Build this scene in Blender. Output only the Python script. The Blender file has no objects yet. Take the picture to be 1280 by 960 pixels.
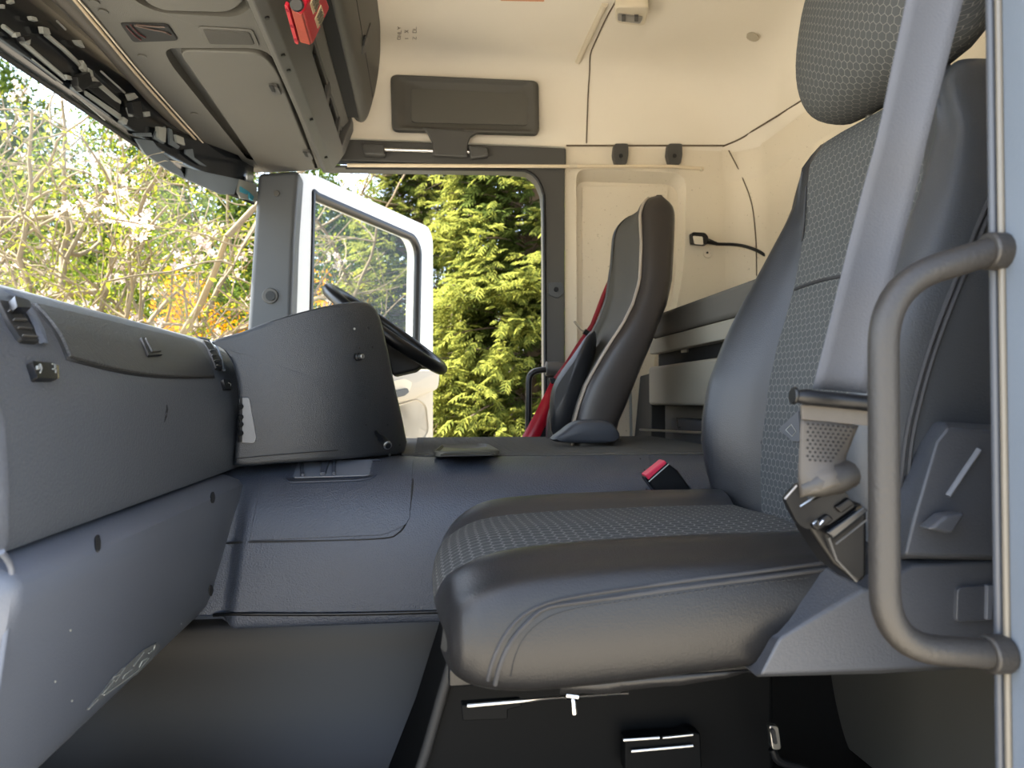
import bpy, bmesh, math, random
import numpy as np
from mathutils import Vector, Matrix
from mathutils.bvhtree import BVHTree
from mathutils.geometry import tessellate_polygon
random.seed(7); rng = np.random.default_rng(7)
SC = bpy.context.scene; COL = SC.collection

# ------------------------------------------------------------------ camera, sky, sun, exposure
F = 930.0; YAW = math.radians(6.75); PIT = math.radians(1.2); CZ = 0.70
cd = bpy.data.cameras.new('camera'); cam = bpy.data.objects.new('camera', cd); COL.objects.link(cam)
cd.sensor_width = 36; cd.lens = F / 1280 * 36; cd.clip_start = .02; cd.clip_end = 300
cam.location = (0, 0, CZ); cam.rotation_euler = (math.pi / 2 + PIT, 0, -YAW)
SC.camera = cam
cd.dof.use_dof = True; cd.dof.focus_distance = 1.4; cd.dof.aperture_fstop = 7.0
SUN_TRAVEL = Vector((.50, -.10, -.86)).normalized()
w = bpy.data.worlds.new('sky'); SC.world = w; w.use_nodes = True
wn = w.node_tree.nodes; wl = w.node_tree.links
sky = wn.new('ShaderNodeTexSky'); sky.sky_type = 'NISHITA'; sky.sun_disc = False
sky.sun_elevation = math.radians(58); sky.sun_rotation = math.radians(-79); sky.air_density = 1.0; sky.dust_density = 1.6
hsv = wn.new('ShaderNodeHueSaturation'); hsv.inputs['Saturation'].default_value = .68
wl.new(sky.outputs[0], hsv.inputs['Color']); wl.new(hsv.outputs[0], wn['Background'].inputs[0]); wn['Background'].inputs[1].default_value = .12
sd = bpy.data.lights.new('sun', 'SUN'); sun = bpy.data.objects.new('sun', sd); COL.objects.link(sun)
sd.energy = 4.0; sd.angle = math.radians(.6); sd.color = (1, .93, .80)
sun.rotation_euler = (-SUN_TRAVEL).to_track_quat('Z', 'Y').to_euler(); sun.location = (8, -1, 12)
SC.view_settings.view_transform = 'Standard'; SC.view_settings.look = 'None'
SC.view_settings.gamma = 1; SC.view_settings.use_curve_mapping = False
SC.view_settings.exposure = 3.2

# ------------------------------------------------------------------ geometry helpers
def ray(px, py):
    x = (px - 640) / F; y = 1.; z = (480 - py) / F
    y, z = y * math.cos(PIT) - z * math.sin(PIT), y * math.sin(PIT) + z * math.cos(PIT)
    return (x * math.cos(YAW) + y * math.sin(YAW), -x * math.sin(YAW) + y * math.cos(YAW), z)
def UY(px, py, Y):
    d = ray(px, py); t = Y / d[1]; return Vector((d[0] * t, Y, CZ + d[2] * t))
def UX(px, py, X):
    d = ray(px, py); t = X / d[0]; return Vector((X, d[1] * t, CZ + d[2] * t))
def UZ(px, py, Z):
    d = ray(px, py); t = (Z - CZ) / d[2]; return Vector((d[0] * t, d[1] * t, Z))
WL = {}
def empty(name, loc=(0, 0, 0)):
    o = bpy.data.objects.new(name, None); COL.objects.link(o); o.location = loc; WL[o] = Vector(loc)
    o.empty_display_size = .05; return o
def thing(name, label, cat, loc, group=None):
    o = empty(name, loc); o['label'] = label; o['category'] = cat
    if group: o['group'] = group
    return o
def tag(o, label, cat, group=None):
    o['label'] = label; o['category'] = cat
    if group: o['group'] = group
    return o
def struct(o, label=None):
    o['kind'] = 'structure'
    if label: o['label'] = label
    return o
def mesh(name, verts, faces, mat, parent=None, smooth=True, bevel=0, seg=2, solid=0, off=0, uvs=None, angle=38, label=None, fix=True):
    V = [Vector(v) for v in verts]
    lo = Vector((min(v.x for v in V), min(v.y for v in V), min(v.z for v in V)))
    hi = Vector((max(v.x for v in V), max(v.y for v in V), max(v.z for v in V)))
    c = (lo + hi) / 2
    me = bpy.data.meshes.new(name); me.from_pydata([v - c for v in V], [], faces)
    if uvs is not None:
        ul = me.uv_layers.new(name='UVMap')
        for lp in me.loops: ul.data[lp.index].uv = uvs[lp.vertex_index]
    if fix:
        bm = bmesh.new(); bm.from_mesh(me); bmesh.ops.recalc_face_normals(bm, faces=bm.faces); bm.to_mesh(me); bm.free()
    me.update()
    if smooth:
        me.polygons.foreach_set('use_smooth', [True] * len(me.polygons)); me.set_sharp_from_angle(angle=math.radians(angle))
    me.materials.append(mat)
    o = bpy.data.objects.new(name, me); COL.objects.link(o)
    o.location = c; WL[o] = c.copy()
    if parent: o.parent = parent; o.location = c - WL[parent]
    if solid:
        m = o.modifiers.new('s', 'SOLIDIFY'); m.thickness = solid; m.offset = off
    if bevel:
        m = o.modifiers.new('b', 'BEVEL'); m.width = bevel; m.segments = seg; m.limit_method = 'ANGLE'; m.angle_limit = math.radians(30)
        m.harden_normals = True
    if label: o['label'] = label
    return o
def prism(name, poly, vec, mat, parent=None, bevel=0, seg=2, smooth=True, label=None):
    n = len(poly); vec = Vector(vec); P = [Vector(p) for p in poly]; Q = [p + vec for p in P]
    f = [list(range(n)), list(range(2 * n - 1, n - 1, -1))] + [[i, (i + 1) % n, n + (i + 1) % n, n + i] for i in range(n)]
    return mesh(name, P + Q, f, mat, parent, smooth, bevel, seg, label=label)
def box(name, c, s, mat, parent=None, bevel=0, rot=None, seg=2, label=None):
    c = Vector(c); R = rot.to_matrix() if rot is not None else Matrix.Identity(3)
    v = [c + R @ Vector((sx * s[0] / 2, sy * s[1] / 2, sz * s[2] / 2)) for sx in (-1, 1) for sy in (-1, 1) for sz in (-1, 1)]
    f = [(0, 1, 3, 2), (4, 6, 7, 5), (0, 4, 5, 1), (2, 3, 7, 6), (0, 2, 6, 4), (1, 5, 7, 3)]
    return mesh(name, v, f, mat, parent, True, bevel, seg, label=label)
def catmull(pts, n=6, closed=False):
    P = [Vector(p) for p in pts]; out = []; N = len(P)
    if N < 3: return P
    rngi = range(N) if closed else range(N - 1)
    for i in rngi:
        p0 = P[(i - 1) % N] if closed or i > 0 else P[0] * 2 - P[1]
        p1 = P[i]; p2 = P[(i + 1) % N]
        p3 = P[(i + 2) % N] if closed or i + 2 < N else P[-1] * 2 - P[-2]
        for k in range(n):
            t = k / n
            out.append(.5 * ((2 * p1) + (p2 - p0) * t + (2 * p0 - 5 * p1 + 4 * p2 - p3) * t * t + (3 * p1 - p0 - 3 * p2 + p3) * t ** 3))
    if not closed: out.append(P[-1])
    return out
def tube_geo(pts, r, k=8, closed=False):
    P = [Vector(p) for p in pts]; N = len(P); V = []; Fc = []
    R = r if isinstance(r, (list, tuple)) else [r] * N
    t0 = (P[1] - P[0]).normalized(); a = t0.orthogonal().normalized()
    for i in range(N):
        if closed: t = (P[(i + 1) % N] - P[i - 1]).normalized()
        else: t = (P[min(i + 1, N - 1)] - P[max(i - 1, 0)]).normalized()
        a = (a - t * a.dot(t)).normalized(); b = t.cross(a)
        for j in range(k):
            an = 2 * math.pi * j / k; V.append(P[i] + (a * math.cos(an) + b * math.sin(an)) * R[i])
    M = N if closed else N - 1
    for i in range(M):
        for j in range(k):
            i2 = (i + 1) % N; Fc.append((i * k + j, i * k + (j + 1) % k, i2 * k + (j + 1) % k, i2 * k + j))
    if not closed:
        Fc.append(tuple(range(k - 1, -1, -1))); Fc.append(tuple((N - 1) * k + j for j in range(k)))
    return V, Fc
def tube(name, pts, r, mat, parent=None, k=10, sm=6, closed=False, label=None):
    P = catmull(pts, sm, closed) if sm else pts
    V, Fc = tube_geo(P, r, k, closed); return mesh(name, V, Fc, mat, parent, angle=60, label=label)
def grid(name, rows, mat, parent=None, closed_u=False, closed_v=False, cap=False, solid=0, off=0, uv=False, angle=50, smooth=True, label=None, bevel=0):
    nr = len(rows); nc = len(rows[0]); V = [p for r in rows for p in r]; Fc = []
    for i in range(nr if closed_u else nr - 1):
        for j in range(nc if closed_v else nc - 1):
            a, b = i, (i + 1) % nr; c, d = j, (j + 1) % nc
            Fc.append((a * nc + c, a * nc + d, b * nc + d, b * nc + c))
    if cap:
        Fc.append(tuple(range(nc - 1, -1, -1))); Fc.append(tuple((nr - 1) * nc + j for j in range(nc)))
    uvs = None
    if uv:
        uvs = []; vc = [0]
        mid = nc // 2
        for i in range(1, nr): vc.append(vc[-1] + (Vector(rows[i][mid]) - Vector(rows[i - 1][mid])).length)
        for i in range(nr):
            u = 0
            for j in range(nc):
                if j: u += (Vector(rows[i][j]) - Vector(rows[i][j - 1])).length
                uvs.append((u, vc[i]))
            du = -u / 2
            for j in range(nc): uvs[-nc + j] = (uvs[-nc + j][0] + du, vc[i])
    return mesh(name, V, Fc, mat, parent, smooth, bevel, 2, solid, off, uvs, angle, label=label)
def rpoly(pts, r, n=4):
    P = [Vector(p) for p in pts]; N = len(P); out = []
    R = r if isinstance(r, (list, tuple)) else [r] * N
    for i in range(N):
        p = P[i]; a = P[i - 1] - p; b = P[(i + 1) % N] - p
        d = min(R[i], a.length * .48, b.length * .48)
        s = p + a.normalized() * d; e = p + b.normalized() * d
        for k in range(n + 1):
            t = k / n; out.append(s * (1 - t) ** 2 + p * 2 * t * (1 - t) + e * t * t)
    return out
def pillow(name, outline, nrm, prof, mat, parent=None, label=None, angle=50, close_back=True, bevel=0):
    """rings of the outline pulled towards its centre: prof = [(scale, offset along the normal), ...]"""
    P = [Vector(p) for p in outline]; c = sum(P, Vector()) / len(P); n = Vector(nrm).normalized()
    rows = [[c + (p - c) * s + n * o for p in P] for s, o in prof]
    N = len(P); V = [p for r in rows for p in r]; Fc = []
    for i in range(len(rows) - 1):
        for j in range(N): Fc.append((i * N + j, i * N + (j + 1) % N, (i + 1) * N + (j + 1) % N, (i + 1) * N + j))
    if close_back: Fc.append(tuple(range(N - 1, -1, -1)))
    V.append(c + n * prof[-1][1]); k = len(V) - 1; b = (len(rows) - 1) * N
    for j in range(N): Fc.append((b + j, b + (j + 1) % N, k))
    return mesh(name, V, Fc, mat, parent, angle=angle, label=label, bevel=bevel)
def panel(name, fr, outer, holes, mat, parent=None, depth=.03, floor_scale=.93, thick=0, label=None, floors=True):
    """flat panel in the frame fr(u, v, w) with recessed trays"""
    loops = [[Vector((p[0], p[1], 0)) for p in outer]] + [[Vector((p[0], p[1], 0)) for p in h] for h in holes]
    flat = [p for l in loops for p in l]; tris = tessellate_polygon(loops)
    V = [fr(p.x, p.y, 0) for p in flat]; Fc = [tuple(t) for t in tris]; b = len(outer)
    for h in loops[1:]:
        n = len(h); c = sum(h, Vector()) / n; s = len(V)
        V += [fr(*(c + (p - c) * floor_scale).xy, -depth) for p in h]
        for j in range(n): Fc.append((b + j, b + (j + 1) % n, s + (j + 1) % n, s + j))
        if floors: Fc.append(tuple(s + j for j in range(n)))
        b += n
    n = len(outer); s = len(V)
    if thick:
        V += [fr(p[0], p[1], -thick) for p in outer]
        for j in range(n): Fc.append((j, (j + 1) % n, s + (j + 1) % n, s + j))
    return mesh(name, V, Fc, mat, parent, angle=30, label=label)
BV = {}
def hit(o, px, py, off=0.0):
    """where the sight line meets an object already built, lifted by off along its surface normal"""
    if o not in BV:
        BV[o] = BVHTree.FromPolygons([WL[o] + v.co for v in o.data.vertices], [tuple(p.vertices) for p in o.data.polygons])
    h = BV[o].ray_cast(Vector((0, 0, CZ)), Vector(ray(px, py)))
    if h[0] is None:
        h = BV[o].find_nearest(UY(px, py, WL[o].y)); 
    n = h[1]
    if n.dot(Vector(ray(px, py))) > 0: n = -n
    return h[0] + n * off
def slab(name, pts, mat, parent=None, depth=.006, nrm=None, bevel=.0015, label=None):
    P = [Vector(p) for p in pts]
    if nrm is None:
        c = sum(P, Vector()) / len(P); n = Vector()
        for i in range(len(P)): n += (P[i] - c).cross(P[(i + 1) % len(P)] - c)
        n.normalize()
        if n.dot(c - Vector((0, 0, CZ))) > 0: n = -n
    else: n = Vector(nrm).normalized()
    return prism(name, [p - n * depth for p in P], n * depth * 2, mat, parent, bevel, label=label)
def cyl(name, c, axis, r, h, mat, parent=None, k=20, bevel=0, label=None):
    a = Vector(axis).normalized(); u = a.orthogonal().normalized(); v = a.cross(u); c = Vector(c)
    return prism(name, [c + u * math.cos(2 * math.pi * i / k) * r + v * math.sin(2 * math.pi * i / k) * r for i in range(k)], a * h, mat, parent, bevel, label=label)
def interp(x, xs, ys): return float(np.interp(x, xs, ys))

# ------------------------------------------------------------------ materials
def lin(h):
    if isinstance(h, (tuple, list)): c = [v / 255 for v in h]
    else: c = [int(h[i:i + 2], 16) / 255 for i in (0, 2, 4)]
    return tuple((v / 12.92 if v <= .04045 else ((v + .055) / 1.055) ** 2.4) for v in c)
def mat(name, col, rough=.5, bump=0, scale=200, vary=0, vscale=8, speck=None, metal=0, spec=.5, kind='noise', coat=0):
    m = bpy.data.materials.new(name); m.use_nodes = True; nt = m.node_tree; N = nt.nodes; L = nt.links
    b = N['Principled BSDF']; c = lin(col)
    b.inputs['Roughness'].default_value = rough; b.inputs['Metallic'].default_value = metal
    b.inputs['Specular IOR Level'].default_value = spec; b.inputs['Coat Weight'].default_value = coat
    tc = N.new('ShaderNodeTexCoord'); out = None
    if vary or speck:
        nz = N.new('ShaderNodeTexNoise'); nz.inputs['Scale'].default_value = vscale; nz.inputs['Detail'].default_value = 6
        L.new(tc.outputs['Object'], nz.inputs['Vector'])
        mx = N.new('ShaderNodeMix'); mx.data_type = 'RGBA'
        mx.inputs[6].default_value = (*[v * (1 - vary) for v in c], 1); mx.inputs[7].default_value = (*[min(1, v * (1 + vary)) for v in c], 1)
        L.new(nz.outputs[0], mx.inputs[0]); out = mx.outputs[2]
        if speck:
            n2 = N.new('ShaderNodeTexNoise'); n2.inputs['Scale'].default_value = speck[1]; n2.inputs['Detail'].default_value = 3
            L.new(tc.outputs['Object'], n2.inputs['Vector'])
            rp = N.new('ShaderNodeMapRange'); rp.inputs[1].default_value = speck[2]; rp.inputs[2].default_value = speck[2] + .07
            L.new(n2.outputs[0], rp.inputs[0])
            m2 = N.new('ShaderNodeMix'); m2.data_type = 'RGBA'; L.new(rp.outputs[0], m2.inputs[0]); L.new(out, m2.inputs[6])
            m2.inputs[7].default_value = (*lin(speck[0]), 1); out = m2.outputs[2]
        L.new(out, b.inputs['Base Color'])
    else: b.inputs['Base Color'].default_value = (*c, 1)
    if bump:
        if kind == 'voronoi':
            t = N.new('ShaderNodeTexVoronoi'); t.inputs['Scale'].default_value = scale; o = t.outputs['Distance']
        else:
            t = N.new('ShaderNodeTexNoise'); t.inputs['Scale'].default_value = scale; t.inputs['Detail'].default_value = 4; o = t.outputs[0]
        L.new(tc.outputs['Object'], t.inputs['Vector'])
        bp = N.new('ShaderNodeBump'); bp.inputs['Strength'].default_value = bump; bp.inputs['Distance'].default_value = .002
        L.new(o, bp.inputs['Height']); L.new(bp.outputs[0], b.inputs['Normal'])
    return m
def hexmat(name, col, line, size=.013, rough=.85, width=.06):
    m = bpy.data.materials.new(name); m.use_nodes = True; nt = m.node_tree; N = nt.nodes; L = nt.links; b = N['Principled BSDF']
    b.inputs['Roughness'].default_value = rough; b.inputs['Specular IOR Level'].default_value = .25
    uv = N.new('ShaderNodeUVMap')
    def vm(op, a, c=None):
        n = N.new('ShaderNodeVectorMath'); n.operation = op
        for i, x in ((0, a), (1, c)):
            if x is None: continue
            if isinstance(x, tuple): n.inputs[i].default_value = x
            else: L.new(x, n.inputs[i])
        return n.outputs['Value'] if op in ('LENGTH', 'DOT_PRODUCT') else n.outputs['Vector']
    def mm(op, a, c=None):
        n = N.new('ShaderNodeMath'); n.operation = op
        for i, x in ((0, a), (1, c)):
            if x is None: continue
            if isinstance(x, (int, float)): n.inputs[i].default_value = x
            else: L.new(x, n.inputs[i])
        return n.outputs[0]
    p = vm('ADD', vm('MULTIPLY', uv.outputs[0], (1 / size, 1 / size, 0)), (200, 200 * 1.7320508, 0))
    S = (1, 1.7320508, 1)
    a = vm('SUBTRACT', vm('MODULO', p, S), (.5, .8660254, 0))
    c = vm('SUBTRACT', vm('MODULO', vm('ADD', p, (.5, .8660254, 0)), S), (.5, .8660254, 0))
    la = vm('LENGTH', a); lc = vm('LENGTH', c)
    sel = mm('LESS_THAN', la, lc)
    mx = N.new('ShaderNodeMix'); mx.data_type = 'VECTOR'; L.new(sel, mx.inputs[0]); L.new(c, mx.inputs[4]); L.new(a, mx.inputs[5])
    g = vm('ABSOLUTE', mx.outputs[1])
    hd = mm('MAXIMUM', vm('DOT_PRODUCT', g, (.5, .8660254, 0)), vm('DOT_PRODUCT', g, (1, 0, 0)))
    mr = N.new('ShaderNodeMapRange'); mr.inputs[1].default_value = .5 - width; mr.inputs[2].default_value = .5 - width * .35
    L.new(hd, mr.inputs[0])
    # fine weave noise breaks the lines up
    tc = N.new('ShaderNodeTexCoord'); nz = N.new('ShaderNodeTexNoise'); nz.inputs['Scale'].default_value = 300; L.new(tc.outputs['Object'], nz.inputs['Vector'])
    k = mm('MULTIPLY', mr.outputs[0], mm('ADD', nz.outputs[0], .25))
    mc = N.new('ShaderNodeMix'); mc.data_type = 'RGBA'; L.new(k, mc.inputs[0])
    mc.inputs[6].default_value = (*lin(col), 1); mc.inputs[7].default_value = (*lin(line), 1); L.new(mc.outputs[2], b.inputs['Base Color'])
    bp = N.new('ShaderNodeBump'); bp.inputs['Strength'].default_value = .5; bp.inputs['Distance'].default_value = .001; L.new(mr.outputs[0], bp.inputs['Height'])
    bp2 = N.new('ShaderNodeBump'); bp2.inputs['Strength'].default_value = .3; bp2.inputs['Distance'].default_value = .001
    L.new(nz.outputs[0], bp2.inputs['Height']); L.new(bp.outputs[0], bp2.inputs['Normal']); L.new(bp2.outputs[0], b.inputs['Normal'])
    return m
def glassmat(name, tint=(.93, .96, .95)):
    m = bpy.data.materials.new(name); m.use_nodes = True; nt = m.node_tree; N = nt.nodes; L = nt.links
    N.remove(N['Principled BSDF']); t = N.new('ShaderNodeBsdfTransparent'); t.inputs[0].default_value = (*tint, 1)
    g = N.new('ShaderNodeBsdfGlossy'); g.inputs['Roughness'].default_value = .02; lw = N.new('ShaderNodeLayerWeight'); lw.inputs[0].default_value = .5
    pw = N.new('ShaderNodeMath'); pw.operation = 'POWER'; L.new(lw.outputs['Facing'], pw.inputs[0]); pw.inputs[1].default_value = 5
    ma = N.new('ShaderNodeMath'); ma.operation = 'MULTIPLY_ADD'; L.new(pw.outputs[0], ma.inputs[0]); ma.inputs[1].default_value = .25; ma.inputs[2].default_value = .025
    mx = N.new('ShaderNodeMixShader'); L.new(ma.outputs[0], mx.inputs[0]); L.new(t.outputs[0], mx.inputs[1]); L.new(g.outputs[0], mx.inputs[2])
    L.new(mx.outputs[0], N['Material Output'].inputs[0]); return m
def leafmat(name, c1, c2, trans=.4):
    m = bpy.data.materials.new(name); m.use_nodes = True; nt = m.node_tree; N = nt.nodes; L = nt.links
    N.remove(N['Principled BSDF']); ge = N.new('ShaderNodeNewGeometry')
    mx = N.new('ShaderNodeMix'); mx.data_type = 'RGBA'; L.new(ge.outputs['Random Per Island'], mx.inputs[0])
    mx.inputs[6].default_value = (*lin(c1), 1); mx.inputs[7].default_value = (*lin(c2), 1)
    d = N.new('ShaderNodeBsdfDiffuse'); t = N.new('ShaderNodeBsdfTranslucent'); L.new(mx.outputs[2], d.inputs[0]); L.new(mx.outputs[2], t.inputs[0])
    ms = N.new('ShaderNodeMixShader'); ms.inputs[0].default_value = trans; L.new(d.outputs[0], ms.inputs[1]); L.new(t.outputs[0], ms.inputs[2])
    L.new(ms.outputs[0], N['Material Output'].inputs[0]); return m
DASH = mat('dash_plastic', '45494f', .42, .6, 300, .06, 5)
DASHUP = mat('dash_upper_skin', '3a3b3b', .42, 1.0, 260, .06, 5)
LOWER = mat('lower_plastic', '4c515b', .50, .2, 420, .08, 4)
POD = mat('pod_plastic', '23262a', .31, .55, 700, .05, 5, spec=.6)
CONS = mat('console_plastic', '3a3f49', .40, .8, 330, .06, 5)
RUBBER = mat('rubber_mat', '131211', .42, .1, 60, .25, 3, spec=.3)
MATTOP = mat('ribbed_mat', '48443d', .75, .6, 160, .1, 6, kind='voronoi')
OVER = mat('overhead_plastic', '484641', .55, .3, 420, .06, 5)
OVERLID = mat('overhead_lid', '4d4b46', .6, .15, 500, .06, 5)
TRIMG = mat('grey_trim', '403f3d', .5, .2, 420, .05, 5)
PILL = mat('pillar_grey', '404347', .5, .15, 420, .05, 5)
BLACK = mat('black_plastic', '0e0f11', .35, .1, 300, spec=.35)
PEDM = mat('pedestal_black', '08090a', .6, spec=.08)
BLACKM = mat('matt_black', '141516', .7)
GLOSSB = mat('gloss_black', '15181c', .18)
DEEP = mat('deep_black', '0b0b0c', .8)
BEIGE = mat('headliner_cloth', 'dfd7c8', .95, .3, 420, .05, 3, spec=.1)
WALLB = mat('wall_beige', 'd8cebb', .6, .15, 300, .05, 4, speck=('9b8c74', 130, .68))
BEIGED = mat('beige_plastic', 'c9bea8', .5)
SEAM = mat('seam_brown', '5b4e3d', .8)
WHITE = mat('white_paint', 'cbcac5', .3, coat=.3)
DOORIN = mat('door_lining', '9c9484', .6, .1, 300, .04, 4)
LEATH = mat('black_leather', '222326', .38, .22, 600, .06, 6)
LEATHS = mat('seat_side_leather', '1b1b1c', .36, .25, 500, .06, 6, spec=.34)
FABR = hexmat('hex_fabric', '363737', '7a7a76', .016)
FABR2 = hexmat('hex_fabric_back', '434546', '74746f', .0125)
DFAB = mat('driver_seat_fabric', '3d3a34', .85, .3, 300, .06, 10)
STITCH = mat('stitch_thread', '26272a', .7)
SIDEP = mat('seat_side_plastic', '34373d', .5, .25, 420, .05, 5)
BELT = mat('belt_webbing', '44474e', .75, .4, 500, .05, 20)
SLEEVE = mat('belt_sleeve', '37332e', .6, .2, 300, .06, 20)
RED = mat('red_plastic', 'a01226', .35)
REDL = mat('red_translucent', '8a2b24', .3, .2, 80, .15, 20)
REDB = mat('red_webbing', '7d0f20', .6, .3, 300)
PINK = mat('red_button', 'b8243f', .4)
METAL = mat('bare_steel', 'b8b8b6', .3, metal=1)
CHROME = mat('chrome', 'd8d8d8', .15, metal=1)
PALE = mat('pale_plastic', '8b8d88', .45)
PALEG = mat('grey_panel', '555d63', .5, .1, 200, .15, 12)
TEAL = mat('teal_print', '2f7d92', .5)
BED = mat('bunk_fabric', '55524d', .9, .2, 300, .06, 8)
BOARD = mat('bunk_board', '8a857a', .6, .1, 300, .05, 6)
RUBSEAL = mat('pillar_seal', '5a6068', .5)
PILN = mat('hazed_pillar', '59626d', .5, .1, 300, .05, 5)  # pillar grey lightened to paint in sky light and lens haze
HANDLE = mat('handle_coated', '211f1d', .5, .3, 260, .05, 5)
GLASS = glassmat('windscreen_glass'); GLASSD = glassmat('door_glass', (.86, .9, .88))
INK = mat('pencil_ink', '7b6f60', .9)
BARK = mat('pale_bark', '6f614a', .9, .4, 60, .2, 8)
BARKD = mat('dark_bark', '57493a', .9, .4, 60, .2, 8)
GROUND = mat('gravel_ground', 'b5ac9c', .95, .5, 40, .15, 2)

# ------------------------------------------------------------------ the setting: cab shell
YN, YF, XR, ZL, ZC = .50, 2.60, 1.21, 1.61, 1.90
g = struct(mesh('ground', [(-40, -30, -1.3), (40, -30, -1.3), (40, 50, -1.3), (-40, 50, -1.3)], [(0, 1, 2, 3)], GROUND))
# headliner dome
def rrect(x0, x1, y0, y1, r, z, n=8):
    o = []
    for cx, cy, a0 in ((x1 - r, y1 - r, 0), (x0 + r, y1 - r, 90), (x0 + r, y0 + r, 180), (x1 - r, y0 + r, 270)):
        for k in range(n + 1):
            a = math.radians(a0 + 90 * k / n); o.append(Vector((cx + r * math.cos(a), cy + r * math.sin(a), z)))
    return o
dome = []
for z, d, dr in ((1.605, 0, .0), (1.69, .004, .06), (1.77, .011, .14), (1.82, .022, .2), (1.855, .040, .26), (1.878, .066, .30), (1.892, .10, .34), (1.898, .14, .38), (1.90, .22, .40)):
    dome.append(rrect(-.86 + d * .3, XR - d * (1 + 1.2 * dr), YN + d * .6, YF + .005 - d, .16 + dr * .6, z))
V = [p for r in dome for p in r]; n = len(dome[0]); Fc = []
for i in range(len(dome) - 1):
    for j in range(n): Fc.append((i * n + j, i * n + (j + 1) % n, (i + 1) * n + (j + 1) % n, (i + 1) * n + j))
Fc.append(tuple((len(dome) - 1) * n + j for j in range(n)))
ceil = struct(mesh('ceiling', V, Fc, BEIGE, angle=60))
roof = struct(mesh('roof', [(p.x, p.y, p.z + .03) for p in rrect(-.9, XR + .05, YN - .03, YF + .05, .15, 1.93)] + [(p.x, p.y, p.z) for p in rrect(-.9, XR + .05, YN - .03, YF + .05, .15, 1.60)],
     [tuple(range(36))] + [(j, (j + 1) % 36, 36 + (j + 1) % 36, 36 + j) for j in range(36)], WHITE))
# far side wall: panel with the blanked-out window recess
def fw(u, v, w): return Vector((u, YF + w * -1 if False else YF - w, v))
rec = rpoly([(UY(p[0], p[1], YF).x, UY(p[0], p[1], YF).z, 0) for p in ((720, 211), (858, 216), (856, 330), (835, 440), (815, 560), (722, 560))], [.04, .06, .1, .05, .02, .02], 5)
xa = UY(706, 300, YF).x; xb = UY(905, 182, YF).x
wr = struct(panel('wall_right', lambda u, v, w_: Vector((u, YF - w_, v)), [(xa, 0), (xb, 0), (xb, ZL), (xa, ZL)], [[(p.x, p.y) for p in rec]], WALLB, depth=.06, floor_scale=.945))
rec2 = rpoly([UY(p[0], p[1], YF + .058) for p in ((727, 233), (835, 233), (820, 440), (800, 545), (727, 545))], .012, 3)
prism('recess_panel', rec2, (0, -.006, 0), WALLB, wr, .004)
# rear wall with the rounded corner
arc = []
for k in range(13):
    a = math.radians(90 - 90 * k / 12); arc.append((xb + (XR - xb) * math.cos(a), YF - (XR - xb) * (1 - math.sin(a))))
plan = arc + [(XR, 1.6), (XR, .75), (XR, .52)]
wrear = struct(grid('wall_rear', [[Vector((x, y, z)) for x, y in plan] for z in np.linspace(0, ZL, 8)], WALLB))
# ledge: a soft step under the headliner on the rear wall
led = [[Vector((x - dx * .8, y - (.0 if y < 2.3 else dx * .3), z)) for x, y in plan] for dx, z in ((0, 1.50), (.006, 1.515), (.012, 1.53), (.014, 1.56), (.014, ZL + .004))]
struct(grid('trim_1', led, WALLB))
CS = [(903, 183), (918, 177), (930, 171), (942, 163), (975, 143), (1005, 124), (1030, 108), (1060, 88)]
tube('panel_seam', [hit(ceil, *p, .001) for p in CS], .003, SEAM, wr, 6, 3)
tube('panel_seam', [UY(708, 182, YF - .004), UY(800, 182, YF - .004), UY(905, 182, YF - .006)], .003, SEAM, wr, 6, 0)
tube('panel_seam', [hit(wrear, *p, .016 if p[1] < 215 else .001) for p in ((909, 190), (914, 198), (928, 222), (940, 256), (945, 300), (946, 345))], .0022, SEAM, wr, 6, 5)
# near side wall behind the near pillar
struct(box('wall_left', (.92, .475, .95), (.62, .05, 1.9), WALLB))
struct(box('trim_2', (-.1, .47, 1.72), (1.5, .06, .26), BEIGED, bevel=.02))
# door headers, B pillar, A pillar, sill of the far side
hx0 = -.50
hd = struct(box('trim_3', ((hx0 + xa) / 2, YF - .005, (UY(500, 180, YF).z + UY(500, 207, YF).z) / 2), (xa - hx0, .05, UY(500, 180, YF).z - UY(500, 207, YF).z), TRIMG, bevel=.006))
# aperture frame with rounded top corner: B pillar and header lip
ap = [(706, 207), (706, 565), (681, 565), (680, 262), (678, 240), (671, 224), (660, 215), (640, 212.5), (400, 209), (400, 206)]
st = struct(prism('trim_4', [UY(p[0], p[1], YF - .025) for p in ap], (0, .07, 0), TRIMG, bevel=.006))
tube('door_seal', [UY(p[0], p[1], YF - .028) for p in ((682, 560), (681, 400), (680.5, 262), (678.5, 240), (671.5, 224), (660, 215), (640, 212.5), (520, 211), (432, 209.5))], .006, RUBSEAL if False else BLACK, st, 8, 4)
slab('striker_plate', rpoly([UY(p[0], p[1], YF - .03) for p in ((686, 353), (703, 353), (705, 366), (697, 373), (686, 369))], .006, 3), PILL, st, .004)
cyl('striker_hole', UY(695, 362, YF - .034), (0, -1, 0), .009, .004, BLACK, st, 12)
struct(box('wall_sill', ((hx0 + xa) / 2, YF + .01, .14), (xa - hx0, .08, .28), TRIMG))
apl = [(322, 216), (374, 212), (368, 300), (364, 420), (308, 420), (314, 330)]
tp = [UY(p[0], p[1], 2.53) for p in apl]
pb = struct(prism('trim_5', [tp[0], tp[1], tp[2], tp[3], tp[3] + Vector((0, 0, -.75)), tp[4] + Vector((0, 0, -.75)), tp[4], tp[5]], (0, .11, 0), PILL, bevel=.018, seg=3))
cyl('pillar_plug', UY(338, 370, 2.53), (0, -1, 0), .026, .008, TRIMG, pb, 24, .003)
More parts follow.
